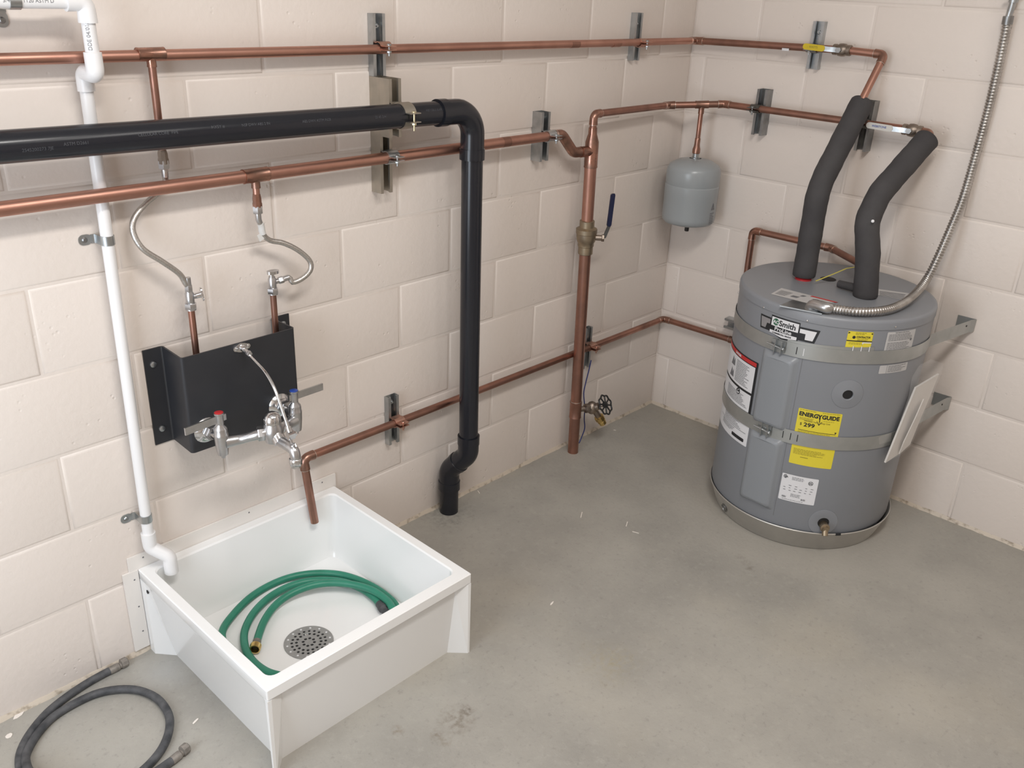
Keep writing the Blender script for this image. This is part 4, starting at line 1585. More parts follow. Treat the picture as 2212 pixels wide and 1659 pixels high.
# under the front rim (hidden) round to the outer turn
pts += [V((-1.770, -0.43, 0.070)), V((-1.81, -0.515, 0.066)), V((-1.92, -0.545, 0.066)), V((-2.03, -0.538, 0.066)), V((-2.12, -0.50, 0.066)), V((-2.18, -0.43, 0.066)), V((-2.205, -0.33, 0.066)), V((-2.198, -0.23, 0.066)), hp(585, 950, 0.066), hp(640, 855, 0.066), hp(750, 748, 0.066), hp(890, 672, 0.066),
        hp(1030, 636, 0.066), hp(1180, 634, 0.066), hp(1300, 664, 0.066), hp(1405, 716, 0.066), hp(1485, 778, 0.066), hp(1525, 830, 0.066)]
pts += [V((-1.775, -0.49, 0.088)), V((-1.85, -0.545, 0.088)), V((-1.95, -0.552, 0.088)), V((-2.05, -0.525, 0.088)), V((-2.125, -0.465, 0.088)), hp(870, 1168, 0.086), hp(790, 1132, 0.078), hp(727, 1068, 0.070), hp(702, 990, 0.066), hp(712, 915, 0.066), hp(765, 825, 0.066), hp(855, 745, 0.066),
        hp(970, 690, 0.066), hp(1090, 668, 0.066), hp(1220, 676, 0.066), hp(1320, 712, 0.066), hp(1390, 762, 0.066), hp(1418, 795, 0.066)]
pth = resample(spline(pts, 6), 0.012)
build('hose', MB().tube(pth, GR, 16), 'green', t)
e0, d0_ = pth[0], (pth[0] - pth[2]).normalized()
build('ferrule', MB().tube([e0 - d0_ * 0.008, e0 + d0_ * 0.010], GR * 1.06, 18), 'dirtymetal', t)
mb = MB().lathe([(0.0125, 0.008), (0.0150, 0.010), (0.0150, 0.014), (0.0142, 0.016), (0.0142, 0.024), (0.0138, 0.025), (0.0110, 0.025), (0.0105, 0.012)], e0, d0_, 20, ends=False)
cp = build('brass_coupling', mb, 'brass', t)
build_under('coupling_bore', MB().lathe([(0.0112, 0.0125), (0.0112, 0.014)], e0, d0_, 18), 'dark', cp)
e1, d1_ = pth[-1], (pth[-1] - pth[-3]).normalized()
mb = MB().lathe([(GR * 1.05, -0.004), (GR * 1.12, -0.002), (GR * 1.15, 0.010), (0.0135, 0.013), (0.0135, 0.024), (0.0115, 0.026), (0.0105, 0.034), (0.006, 0.0345)], e1, d1_, 18)
build('black_coupling', mb, 'rubber', t)

# ================================================================== BLACK HOSE ON THE FLOOR
C6 = lambda x, y, z: F(x / 3.456, 1240 + y / 3.456, z)
HB = 0.0100
t = thing('rubber_hose', (-2.55, -0.25, 0), 'dusty black rubber hose looped on the concrete beside the mop sink', 'hose')
z = HB + 0.0005
pts = [C6(835, 715, z), C6(780, 742, z), C6(650, 815, z), C6(500, 915, z), C6(350, 1038, z), C6(235, 1175, z), C6(165, 1300, z), C6(145, 1400, z), C6(175, 1500, z), C6(330, 1610, z), C6(600, 1660, z), C6(850, 1610, z), C6(1010, 1510, z), C6(1120, 1415, z),
       C6(1205, 1310, z), C6(1255, 1200, z), C6(1268, 1090, z), C6(1235, 1000, z), C6(1160, 920, z), C6(1040, 870, z), C6(900, 860, z), C6(730, 890, z), C6(560, 965, z), C6(400, 1065, z), C6(290, 1180, z), C6(215, 1300, z), C6(190, 1390, z + 0.004),
       C6(240, 1500, z + .024), C6(400, 1590, z + .026), C6(650, 1640, z + .026), C6(900, 1620, z + .026), C6(1080, 1530, z + .016), C6(1200, 1452, z + .004), C6(1295, 1385, z)]
pth = resample(spline(pts, 6), 0.014)
build('hose', MB().tube(pth, HB, 14), 'rubber', t)
for e, d in ((pth[0], (pth[0] - pth[2]).normalized()), (pth[-1], (pth[-1] - pth[-3]).normalized())):
    d = V((d.x, d.y, 0)).normalized()
    cpl = build('ferrule', MB().lathe([(HB * 1.0, -0.006), (HB * 1.05, -0.004), (HB * 1.05, 0.018), (HB * 0.85, 0.020), (HB * 0.85, 0.026)], e, d, 16), 'dirtymetal', t)
    build_under('coupling_nut', MB().lathe([(HB * 0.9, 0.0), (HB * 1.3, 0.001), (HB * 1.3, 0.016), (HB * 1.1, 0.018), (0.006, 0.0182)], e + d * 0.024 + V((0, 0, 0.0035)), d, 8), 'dirtymetal', cpl)

# ================================================================== EXPANSION TANK
t = thing('expansion_tank', (TK.x, TK.y, 0.83), 'grey steel expansion tank hanging in the corner from a copper tee', 'tank')
TR = 0.1005
zb_, zt_ = 0.854, 1.100
prof = [(0.001, zb_), (TR * 0.70, zb_ + 0.001), (TR * 0.90, zb_ + 0.007), (TR * 0.975, zb_ + 0.016), (TR, zb_ + 0.030), (TR, 0.965), (TR * 1.006, 0.967), (TR * 1.006, 1.003), (TR * 0.985, 1.006), (TR * 0.985, 1.0065),
        (TR, 1.0095), (TR, 1.052), (TR * 0.975, 1.066), (TR * 0.90, 1.078), (TR * 0.62, 1.094), (TR * 0.3, 1.100), (0.022, 1.101)]
sh = build('shell', MB().lathe(prof, V((TK.x, TK.y, 0)), (0, 0, 1), 56, ends=False), 'tankgrey', t, smooth=35)
build('nipple', MB().lathe([(0.0185, 1.098), (0.0185, 1.104), (0.0118, 1.106), (0.0118, 1.124)], V((TK.x, TK.y, 0)), (0, 0, 1), 18), 'galv', t)
build('air_valve_cap', MB().lathe([(0.0075, zb_ - 0.030), (0.0085, zb_ - 0.028), (0.0085, zb_ - 0.010), (0.0055, zb_ - 0.009), (0.0055, zb_ + 0.002)], V((TK.x, TK.y, 0)), (0, 0, 1), 12), 'black_plastic', t)
mb = MB()
vt = CAM - V((TK.x, TK.y, 0.95))
angt = math.atan2(vt.y, vt.x)


def on_tank(x, y):
    a_ = angt + 1.02 + x / TR
    return V((TK.x + math.cos(a_) * (TR + 0.0006), TK.y + math.sin(a_) * (TR + 0.0006), 0.925 + y))


for tri in ([(-0.011, 0), (-0.004, 0), (0.001, 0.022), (-0.001, 0.026)], [(0.012, 0), (0.005, 0), (0.001, 0.016), (0.001, 0.026)], [(-0.002, 0), (0.003, 0), (0.001, 0.008)]):
    poly_on(mb, tri, on_tank, 0.01)
for k in range(7):
    poly_on(mb, rect(-0.014, -0.014 - k * 0.0065, 0.002 + 0.012 * random.random(), -0.0115 - k * 0.0065), on_tank, 0.01)
build_under('printed_mark', mb, 'grey_ink', sh, smooth=None, fixn=False)

# ================================================================== WATER HEATER
ZT = 0.815
t = thing('water_heater', (HC.x, HC.y, 0.004), 'squat grey electric water heater with yellow energy label standing in a metal pan', 'water heater')
zseam = 0.7855
prof = [(HR - 0.04, 0.006), (HR - 0.03, 0.008), (HR - 0.004, 0.070), (HR, 0.082), (HR, zseam)]
jk = build('jacket', MB().lathe(prof, HC, (0, 0, 1), 120), 'heater', t)
prof = [(HR + 0.0002, zseam - 0.001), (HR + 0.0022, zseam), (HR + 0.0022, ZT - 0.010), (HR + 0.0005, ZT - 0.004), (HR - 0.004, ZT - 0.0005), (HR - 0.010, ZT), (0.001, ZT)]
lid = build('lid', MB().lathe(prof, HC, (0, 0, 1), 120, ends=False), 'heater', t, smooth=50)


def onh(x, z, off=0.0, th0=0.0):
    a_ = th0 + x / HR
    return V((HC.x + math.cos(a_) * (HR + off), HC.y + math.sin(a_) * (HR + off), z))


def angx(u, v):
    return cyl(u, v)[0] * HR        # arc length coordinate


S = lambda deg: math.radians(deg) * HR


def hpanel(name, d0, d1, z0, z1, off, m, bev=0.010):
    """raised pressed panel following the round jacket"""
    loops = []
    for i, (ins_, h_) in enumerate(((0.0, 0.0002), (0.0015, off * 0.10), (0.006, off * 0.28), (0.010, off * 0.70), (0.015, off * 0.94), (0.021, off))):
        poly = rrect(S(d0) + ins_, z0 + ins_, S(d1) - ins_, z1 - ins_, 0.012, 4)
        loops.append((poly, h_))
    mb = MB()
    n = len(loops[0][0])
    vs = [onh(x, z, h_) for p, h_ in loops for x, z in p]
    fs = [(i * n + k, i * n + (k + 1) % n, (i + 1) * n + (k + 1) % n, (i + 1) * n + k) for i in range(len(loops) - 1) for k in range(n)]
    mb.add(vs, fs)
    poly_on(mb, loops[-1][0], lambda x, z: onh(x, z, off), 0.015)
    return build(name, mb, m, t, smooth=30, fixn=False)


hpanel('access_panel', 166.3, 189.8, 0.412, 0.668, 0.015, 'heater_panel')
hpanel('access_panel', 166.3, 190.4, 0.126, 0.388, 0.015, 'heater_panel')
mb = MB()
poly_on(mb, rect(S(191.3), 0.11, S(191.3) + 0.0018, zseam - 0.05), lambda x, z: onh(x, z, 0.0005))
build('jacket_seam', mb, 'grey_ink', t, smooth=None, fixn=False)
def dish(name, deg, z, rings, m):
    mb = MB()
    n_ = 40
    x0_ = S(deg)
    vs = [onh(x0_ + r_ * math.cos(2 * PI * k / n_), z + r_ * math.sin(2 * PI * k / n_), o_) for r_, o_ in rings for k in range(n_)]
    fs = [(i_ * n_ + k, i_ * n_ + (k + 1) % n_, (i_ + 1) * n_ + (k + 1) % n_, (i_ + 1) * n_ + k) for i_ in range(len(rings) - 1) for k in range(n_)]
    fs.append(tuple((len(rings) - 1) * n_ + k for k in range(n_)))
    return build(name, mb.add(vs, fs), m, t, smooth=35, fixn=False)


# round knock-out cap with hole
cpn = dish('element_cover', 219.6, 0.576, [(0.047, 0.0002), (0.0465, 0.0016), (0.020, 0.0062), (0.0165, 0.0066), (0.0155, 0.0056), (0.0150, 0.0012)], 'heater')
hole = MB()
poly_on(hole, ngon(S(219.6), 0.576, 0.0149, 24), lambda x, z: onh(x, z, 0.0018), 0.01)
build_under('cover_hole', hole, 'dark', cpn, smooth=None, fixn=False)
# drain valve in its cover
th, zd = math.radians(221.5), 0.112
nrm = V((math.cos(th), math.sin(th), 0))
c0 = onh(HR * th, zd + 0.006, -0.004)
cpn = dish('drain_cover', 221.5, zd + 0.006, [(0.047, 0.0002), (0.0465, 0.0016), (0.0195, 0.0040), (0.0185, 0.0036), (0.0180, 0.0012)], 'heater')
hole = MB()
poly_on(hole, ngon(S(221.5), zd + 0.006, 0.0179, 24), lambda x, z: onh(x, z, 0.0020), 0.01)
build_under('cover_hole', hole, 'dark', cpn, smooth=None, fixn=False)
dv = build('drain_valve', MB().lathe([(0.012, 0.0), (0.0135, 0.002), (0.0135, 0.018), (0.0155, 0.020), (0.0155, 0.026), (0.010, 0.028), (0.010, 0.036)], c0 + nrm * 0.004 - V((0, 0, 0.006)), nrm, 10), 'brass_dull', t)
dd2 = (nrm * 0.5 + V((0, 0, -0.86))).normalized()
build_under('drain_outlet', MB().lathe([(0.0095, 0.0), (0.0095, 0.022), (0.0075, 0.023), (0.0060, 0.018)], c0 + nrm * 0.030 - V((0, 0, 0.008)), dd2, 14, ends=True), 'brass_dull', dv)


def label(name, x0, z0, x1, z1, m, off=0.0007, r=0.003):
    mb = MB()
    poly_on(mb, rrect(x0, z0, x1, z1, r, 3), lambda x, z: onh(x, z, off), 0.012)
    return build(name, mb, m, t, smooth=None, fixn=False)


def lprint(part, fnlist, m, name='print', off=0.0013):
    mb = MB()
    f = lambda x, z: onh(x, z, off)
    for item in fnlist:
        if item[0] == 'p':
            poly_on(mb, item[1], f, 0.012)
        else:
            _, body, size, x, z, k = item
            put_text(mb, body, size, f, x, z, **k)
    o = build_under(name, mb, m, part, smooth=None, fixn=False)
    if name == 'fine_print':
        o['kind'] = 'stuff'
    return o


def lines(x0, x1, z1, n, step, h, rag=0.25, gap=0.0):
    out = []
    for i in range(n):
        z = z1 - i * step
        e = x1 - (x1 - x0) * rag * random.random()
        x = x0
        while x < e:
            w = random.uniform(0.004, 0.011)
            out.append(('p', rect(x, z - h, min(x + w, e), z)))
            x += w + 0.0014
    return out


# --- maker's badge
bx0, bx1 = S(159.8), S(198.3)
zt0 = 0.766
w_ = bx1 - bx0
X = lambda f: bx0 + w_ * f
bd = MB()
f07 = lambda x, z: onh(x, z, 0.0007)
outer = [(X(0), zt0), (X(0.22), zt0), (X(0.22), zt0 + 0.011), (X(0.70), zt0 + 0.011), (X(0.70), zt0), (X(1.0), zt0), (X(0.945), zt0 - 0.043), (X(0.70), zt0 - 0.043), (X(0.70), zt0 - 0.050), (X(0.45), zt0 - 0.056), (X(0.20), zt0 - 0.042), (X(0.03), zt0 - 0.043)]
poly_on(bd, outer, f07, 0.012)
badge = build('maker_badge', bd, 'ink', t, smooth=None, fixn=False)
lprint(badge, [('p', [(X(0.025), zt0 - 0.005), (X(0.21), zt0 - 0.005), (X(0.21), zt0 - 0.020), (X(0.155), zt0 - 0.020), (X(0.135), zt0 - 0.037), (X(0.05), zt0 - 0.037)])], 'silver_logo', 'badge_wing')
lprint(badge, [('p', [(X(0.71), zt0 - 0.006), (X(0.955), zt0 - 0.006), (X(0.915), zt0 - 0.037), (X(0.80), zt0 - 0.037), (X(0.80), zt0 - 0.019), (X(0.71), zt0 - 0.019)])], 'white_label', 'badge_wing')
lprint(badge, [('p', rect(X(0.235), zt0 - 0.021, X(0.685), zt0 + 0.0065))], 'white_label', 'badge_name_field')
lprint(badge, [('p', [(X(0.225), zt0 - 0.036), (X(0.68), zt0 - 0.036), (X(0.68), zt0 - 0.0455), (X(0.45), zt0 - 0.0515), (X(0.225), zt0 - 0.044)])], 'white_label', 'badge_lower_field')
gx, gz = X(0.315), zt0 - 0.007
lprint(badge, [('p', ngon(gx, gz, 0.0108, 24))], 'green_logo', 'logo_disc', 0.0018)
lprint(badge, [('t', 'AO', 0.0150, gx - 0.0098, gz - 0.0052, dict(bold=0.0004))], 'white_label', 'logo_letters', 0.0023)
lprint(badge, [('t', 'Smith', 0.0245, X(0.37), zt0 - 0.0155, dict(bold=0.0006))], 'ink', 'badge_lettering', 0.0018)
lprint(badge, [('t', 'COMMERCIAL GRADE', 0.0066, X(0.275), zt0 - 0.0445, dict(bold=0.0003))], 'ink', 'badge_lettering', 0.0018)
lprint(badge, [('t', 'ProLine', 0.0165, X(0.305), zt0 - 0.0335, dict(bold=0.0004, sx=1.12))], 'white_label', 'badge_lettering', 0.0018)

# --- energy label (upper sheet, and the sheet below the strap)
e0, e1 = S(194.6), S(219.3)
lb = label('energy_label', e0, 0.4215, e1, 0.5085, 'yellow_label')
w_ = e1 - e0
X = lambda f: e0 + w_ * f
it = [('t', 'ENERG', 0.0185, X(0.030), 0.4850, dict(bold=0.0008, sx=0.99)), ('t', 'GUIDE', 0.0185, X(0.555), 0.4850, dict(bold=0.0008, sx=0.94)),
      ('t', 'Y', 0.0215, X(0.462), 0.4830, dict(bold=0.0009, sx=0.85)),
      ('p', rect(X(0.505), 0.4725, X(0.525), 0.490)), ('p', [(X(0.455), 0.4755), (X(0.515), 0.4655), (X(0.575), 0.4755), (X(0.575), 0.4725), (X(0.515), 0.4610), (X(0.455), 0.4725)]),
      ('t', '$', 0.0125, X(0.085), 0.4530, dict(bold=0.0)), ('t', '299', 0.0185, X(0.175), 0.4505, dict(bold=0.0005, sx=1.2)),
      ('p', rect(X(0.07), 0.4360, X(0.93), 0.4375)), ('p', [(X(0.90), 0.4440), (X(0.95), 0.4440), (X(0.925), 0.4375)])]
lprint(lb, it, 'ink', 'label_lettering')
it = lines(X(0.03), X(0.42), 0.5055, 1, 0.003, 0.0015, 0.1) + lines(X(0.55), X(0.97), 0.5055, 1, 0.003, 0.0015, 0.1) + lines(X(0.06), X(0.40), 0.4795, 3, 0.0032, 0.0013) + lines(X(0.6), X(0.9), 0.4785, 1, 0.0032, 0.0012)
it += [('t', 'Estimated Yearly Energy Cost', 0.0064, X(0.17), 0.4680, dict(bold=0.0002))] + lines(X(0.07), X(0.93), 0.4330, 3, 0.0036, 0.0014)
lprint(lb, it, 'yellow_ink', 'fine_print')
lb = label('energy_label', e0, 0.3150, e1, 0.420, 'yellow_label')
it = lines(X(0.06), X(0.95), 0.3700, 5, 0.0042, 0.0016, 0.45) + [('p', rect(X(0.24), 0.3415, X(0.42), 0.3438))]
lprint(lb, it, 'yellow_ink', 'fine_print')

# --- rating plate
r0_, r1_ = S(192.4), S(213.8)
lb = label('rating_plate', r0_, 0.1775, r1_, 0.2735, 'white_label')
w_ = r1_ - r0_
X = lambda f: r0_ + w_ * f
it = []
for row in range(3):
    for k in range(6):
        if random.random() < 0.8:
            xx = X(0.08 + 0.145 * k + 0.03 * random.random())
            zz_ = 0.2340 - row * 0.009
            it.append(('p', rect(xx, zz_, xx + 0.005 + 0.004 * random.random(), zz_ + 0.0018)))
it += lines(X(0.28), X(0.62), 0.2670, 3, 0.0042, 0.0015) + lines(X(0.32), X(0.66), 0.2060, 3, 0.0042, 0.0015) + lines(X(0.1), X(0.85), 0.1835, 1, 0.004, 0.0012)
for xx, wd_ in ((X(0.09), 0.013), (X(0.62), 0.013)):
    k = 0.0
    while k < wd_:
        bw = random.uniform(0.0005, 0.0014)
        it.append(('p', rect(xx + k, 0.1880, xx + k + bw, 0.1945)))
        k += bw + random.uniform(0.0004, 0.0011)
lprint(lb, it, 'grey_ink', 'fine_print')
cxu, czu = X(0.80), 0.2555
ringp = ngon(cxu, czu, 0.0070, 20) + [ngon(cxu, czu, 0.0070, 20)[0]] + [ngon(cxu, czu, 0.0056, 20)[0]] + list(reversed(ngon(cxu, czu, 0.0056, 20)))
mbm = MB()
f13 = lambda x, z: onh(x, z, 0.0014)
for k in range(20):
    a1_, a2_ = 2 * PI * k / 20, 2 * PI * (k + 1) / 20
    for (cx_, cz_, ro, ri) in ((cxu, czu, 0.0072, 0.0057),):
        mbm.add([f13(cx_ + ri * math.cos(a1_), cz_ + ri * math.sin(a1_)), f13(cx_ + ro * math.cos(a1_), cz_ + ro * math.sin(a1_)), f13(cx_ + ro * math.cos(a2_), cz_ + ro * math.sin(a2_)), f13(cx_ + ri * math.cos(a2_), cz_ + ri * math.sin(a2_))], [(0, 1, 2, 3)])
    a1_, a2_ = PI * 0.3 + 1.4 * PI * k / 20, PI * 0.3 + 1.4 * PI * (k + 1) / 20
    cx_, cz_ = X(0.10), 0.2640
    mbm.add([f13(cx_ + 0.0042 * math.cos(a1_), cz_ + 0.0042 * math.sin(a1_)), f13(cx_ + 0.0062 * math.cos(a1_), cz_ + 0.0062 * math.sin(a1_)), f13(cx_ + 0.0062 * math.cos(a2_), cz_ + 0.0062 * math.sin(a2_)), f13(cx_ + 0.0042 * math.cos(a2_), cz_ + 0.0042 * math.sin(a2_))], [(0, 1, 2, 3)])
put_text(mbm, 'UL', 0.0078, f13, cxu - 0.0048, czu - 0.0028, bold=0.0003)
put_text(mbm, 'SA', 0.0080, f13, X(0.085), 0.2612, bold=0.0004)
build_under('approval_marks', mbm, 'ink', lb, smooth=None, fixn=False)

# --- warning label left of the panels
g0, g1 = S(122), S(164.6)
w_ = g1 - g0
X = lambda f: g0 + w_ * f
lb = label('warning_label', g0, 0.408, g1, 0.606, 'ink')
lprint(lb, [('p', rect(X(0.0), 0.496, X(0.955), 0.586)), ('p', rect(X(0.0), 0.4275, X(0.955), 0.488)), ('p', rect(X(0.0), 0.411, X(0.955), 0.4225))], 'white_label', 'label_panel')
lprint(lb, [('p', rect(X(0.0), 0.589, X(0.965), 0.602))], 'red', 'warning_band')
lprint(lb, [('t', 'DANGER', 0.0100, X(0.42), 0.592, dict(bold=0.0004))], 'white_label', 'warning_word', 0.0018)
it = lines(X(0.50), X(0.88), 0.576, 14, 0.0053, 0.0021, 0.4) + lines(X(0.30), X(0.93), 0.4745, 8, 0.0050, 0.0020, 0.35) + lines(X(0.05), X(0.9), 0.4205, 2, 0.0045, 0.0016, 0.3)
for zc_ in (0.565, 0.525):
    it += [('p', [(X(0.30), zc_ - 0.020), (X(0.36), zc_ + 0.012), (X(0.40), zc_ - 0.004), (X(0.43), zc_ + 0.010), (X(0.45), zc_ - 0.018)])]
lprint(lb, it, 'grey_ink', 'fine_print', 0.0018)
lprint(lb, [('p', ngon(X(0.66), 0.4775, 0.0110, 20))], 'ink', 'reading_symbol', 0.0019)
lprint(lb, [('p', [(X(0.635), 0.471), (X(0.685), 0.471), (X(0.695), 0.479), (X(0.662), 0.474), (X(0.63), 0.479)]), ('p', ngon(X(0.66), 0.4825, 0.0026, 10))], 'white_label', 'reading_symbol', 0.0024)
# --- lower white label beneath it
lb = label('specification_label', g0, 0.3075, S(165.4), 0.400, 'white_label')
it = lines(X(0.35), X(0.9), 0.377, 5, 0.0048, 0.0018, 0.4) + [('p', rect(X(0.2), 0.3505, X(0.97), 0.3520))] + lines(X(0.3), X(0.75), 0.346, 4, 0.0048, 0.0018, 0.4)
lprint(lb, it, 'grey_ink', 'fine_print')
lprint(lb, [('p', rrect(X(0.66), 0.3175, X(0.95), 0.3295, 0.003, 3))], 'ink', 'black_panel')
# --- small labels on the right
a0_, a1_ = S(212.8), S(226.8)
w_ = a1_ - a0_
X = lambda f: a0_ + w_ * f
lb = label('contact_label', a0_, 0.7255, a1_, 0.7785, 'yellow_label')
lprint(lb, [('p', rect(X(0.0), 0.7475, X(1.0), 0.7505)), ('t', 'CONTRACTOR', 0.0082, X(0.35), 0.7592, dict(bold=0.0003, sx=0.72)), ('p', ngon(X(0.26), 0.7605, 0.0048, 8)),
            ('p', [(X(0.02), 0.7765), (X(0.10), 0.7740), (X(0.02), 0.7705)]), ('p', [(X(0.98), 0.7765), (X(0.90), 0.7740), (X(0.98), 0.7705)])], 'ink', 'label_lettering')
lprint(lb, lines(X(0.3), X(0.75), 0.7755, 2, 0.004, 0.0016) + lines(X(0.4), X(0.9), 0.7560, 2, 0.0035, 0.0014) + lines(X(0.1), X(0.7), 0.7440, 2, 0.004, 0.0013), 'yellow_ink', 'fine_print')
lprint(lb, [('p', [(X(0.62), 0.7465), (X(1.0), 0.7465), (X(1.0), 0.7435), (X(0.68), 0.7435), (X(0.64), 0.738)])], 'white_label', 'torn_edge')
a0_, a1_ = S(235.2), S(255.6)
w_ = a1_ - a0_
lb = label('instruction_label', a0_, 0.7135, a1_, 0.7785, 'grey_label')
X = lambda f: a0_ + w_ * f
lprint(lb, lines(X(0.25), X(0.8), 0.776, 1, 0.004, 0.002) + lines(X(0.06), X(0.95), 0.770, 5, 0.0045, 0.0016, 0.25) + lines(X(0.06), X(0.95), 0.744, 6, 0.0045, 0.0016, 0.25) + [('p', ngon(X(0.87), 0.7480, 0.0042, 12))], 'grey_ink', 'fine_print')
lprint(lb, [('p', rect(X(0.0), 0.7135, X(0.32), 0.7158))], 'red', 'red_rule')
lb = label('small_white_label', S(235.0), 0.6445, S(255.5), 0.6715, 'grey_label')
lprint(lb, [('p', rect(X(0.22), 0.6445, X(0.228), 0.6715))] + lines(X(0.27), X(0.93), 0.6680, 5, 0.0044, 0.0015, 0.3), 'grey_ink', 'fine_print')

# --- things on the lid
mb = MB().lathe([(0.0265, 0.0), (0.0265, 0.006), (0.022, 0.010)], V((N1.x, N1.y, ZT - 0.001)), (0, 0, 1), 28)
build('hot_nipple_ring', mb, 'red_plastic', t)
mb = MB().lathe([(0.0265, 0.0), (0.0265, 0.004), (0.022, 0.008)], V((N2.x, N2.y, ZT - 0.001)), (0, 0, 1), 28)
build('cold_nipple_ring', mb, 'navy', t)
q = F(1789, 603, ZT)
build('anode_recess', MB().lathe([(0.026, 0), (0.025, 0.0015), (0.001, 0.0016)], V((q.x, q.y, ZT - 0.0004)), (0, 0, 1), 24), 'dark', t)


def toplabel(name, px, m):
    mb = MB()
    mb.add([F(u, v, ZT + 0.0006) for u, v in px], [(0, 1, 2, 3)])
    return build(name, mb, m, t, smooth=None)


def lerp4(px, a, b):
    (p0, p1, p2, p3) = [V((u, v)) for u, v in px]
    return (p0.lerp(p1, a)).lerp(p3.lerp(p2, a), b)


tl = [(1665, 635), (1688, 622), (1811, 653), (1752, 657)]
lb = toplabel('lid_label', tl, 'grey_label')
mb = MB()


def tq(a0, b0, a1, b1, z=ZT + 0.0012):
    # bilinear inside the label: a along the long side, b across
    P0, P1, P2, P3 = [F(u, v, z) for u, v in (tl[0], tl[3], tl[2], tl[1])]
    g = lambda a, b: P0.lerp(P1, a).lerp(P3.lerp(P2, a), b)
    return [g(a0, b0), g(a1, b0), g(a1, b1), g(a0, b1)]


for k in range(6):
    mb.add(tq(0.05, 0.2 + 0.1 * k, 0.28, 0.23 + 0.1 * k), [(0, 1, 2, 3)])
mb.add(tq(0.36, 0.3, 0.5, 0.5), [(0, 1, 2, 3)])
mb.add(tq(0.45, 0.62, 0.52, 0.8), [(0, 1, 2, 3)])
fp_ = build_under('fine_print', mb, 'grey_ink', lb, smooth=None)
fp_['kind'] = 'stuff'
build_under('red_rule', MB().add(tq(0.55, 0.88, 1.0, 1.0), [(0, 1, 2, 3)]), 'red', lb, smooth=None)
lb = toplabel('lid_label', [(1893, 637), (1960, 649), (1968, 634), (1896, 624)], 'grey_label')
mb = MB()
for k in range(4):
    P0, P1, P2, P3 = [F(u, v, ZT + 0.0012) for u, v in ((1900, 637), (1955, 646), (1962, 635), (1900, 627))]
    g = lambda a, b: P0.lerp(P1, a).lerp(P3.lerp(P2, a), b)
    mb.add([g(0, k * .25), g(0.92, k * .25), g(0.92, k * .25 + .1), g(0, k * .25 + .1)], [(0, 1, 2, 3)])
fp_ = build_under('fine_print', mb, 'grey_ink', lb, smooth=None)
fp_['kind'] = 'stuff'
# wiring box cover plate
P0, P1, P2, P3 = [F(u, v, ZT + 0.0005) for u, v in ((1684, 662), (1775, 680), (1790, 669), (1712, 650))]
mb = MB().add([P0, P1, P2, P3] + [p + V((0, 0, 0.004)) for p in (P0, P1, P2, P3)], [(0, 3, 2, 1), (4, 5, 6, 7), (0, 1, 5, 4), (1, 2, 6, 5), (2, 3, 7, 6), (3, 0, 4, 7)])
build('wiring_cover', mb, 'galv', t, smooth=None)
# relief valve
mb = MB().lathe([(0.016, 0.0), (0.016, 0.018), (0.0135, 0.020), (0.0135, 0.052), (0.010, 0.056), (0.010, 0.066)], V((TV.x, TV.y, ZT - 0.001)), (0, 0, 1), 12)
rv = build('relief_valve', mb, 'brass_dull', t)
ta, tb_ = F(1762, 607, ZT + 0.012), V((TV.x, TV.y, 0.868))
build_under('yellow_tag', MB().tube([ta, F(1800, 592, 0.85), F(1828, 580, 0.868), tb_], 0.0032, 8, flat=0.35), 'yellow_wire', rv)
mb = MB()
for u, v in ((1595, 632), (1744, 693), (1934, 706), (1650, 664)):
    a_, z_ = cyl(u, v, HR + 0.002)
    nn = V((math.cos(a_), math.sin(a_), 0))
    build('lid_screw', MB().lathe([(0.0032, 0.0), (0.003, 0.0015), (0.0015, 0.0025)], onh(a_ * HR, z_, 0.002), nn, 10), 'chrome', t)

# ================================================================== PAN
t = thing('drain_pan', (HC.x, HC.y - 0.002, 0), 'round aluminium drain pan under the grey water heater', 'pan')
PC = V((HC.x + 0.0, HC.y - 0.003, 0))
PR0, PR1, PZ = 0.281, 0.3095, 0.079
prof = [(0.001, 0.0), (PR0 - 0.004, 0.0), (PR0, 0.003), (PR1 - 0.0025, PZ - 0.004), (PR1, PZ - 0.002), (PR1, PZ), (PR1 - 0.0015, PZ + 0.0015), (PR1 - 0.004, PZ), (PR1 - 0.005, PZ - 0.004), (PR0 - 0.003, 0.005), (0.001, 0.004)]
build('pan_wall', MB().lathe(prof, PC, (0, 0, 1), 120, ends=False), 'alu', t, smooth=50)
# outlet knock-out and the taped joint on its rim
a_ = math.atan2(F(1567, 1097, 0.03).y - PC.y, F(1567, 1097, 0.03).x - PC.x)
nn = V((math.cos(a_), math.sin(a_), -0.33)).normalized()
rm = PR0 + (PR1 - PR0) * 0.45
build('outlet_hole', MB().lathe([(0.0155, 0.0), (0.0155, 0.002), (0.013, 0.0026), (0.0125, 0.0006)], PC + V((math.cos(a_) * rm, math.sin(a_) * rm, 0.031)) - nn * 0.0006, nn, 20), 'galv_dark', t)
a_ = math.atan2(F(1809, 1152, PZ).y - PC.y, F(1809, 1152, PZ).x - PC.x)
mb = MB().obox(PC + V((math.cos(a_) * (PR1 - 0.0008), math.sin(a_) * (PR1 - 0.0008), PZ - 0.001)), V((-math.sin(a_), math.cos(a_), 0)) * 0.0085, V((math.cos(a_), math.sin(a_), 0)) * 0.002, V((0, 0, 0.0035)))
build('rim_joint', mb, 'ink', t)

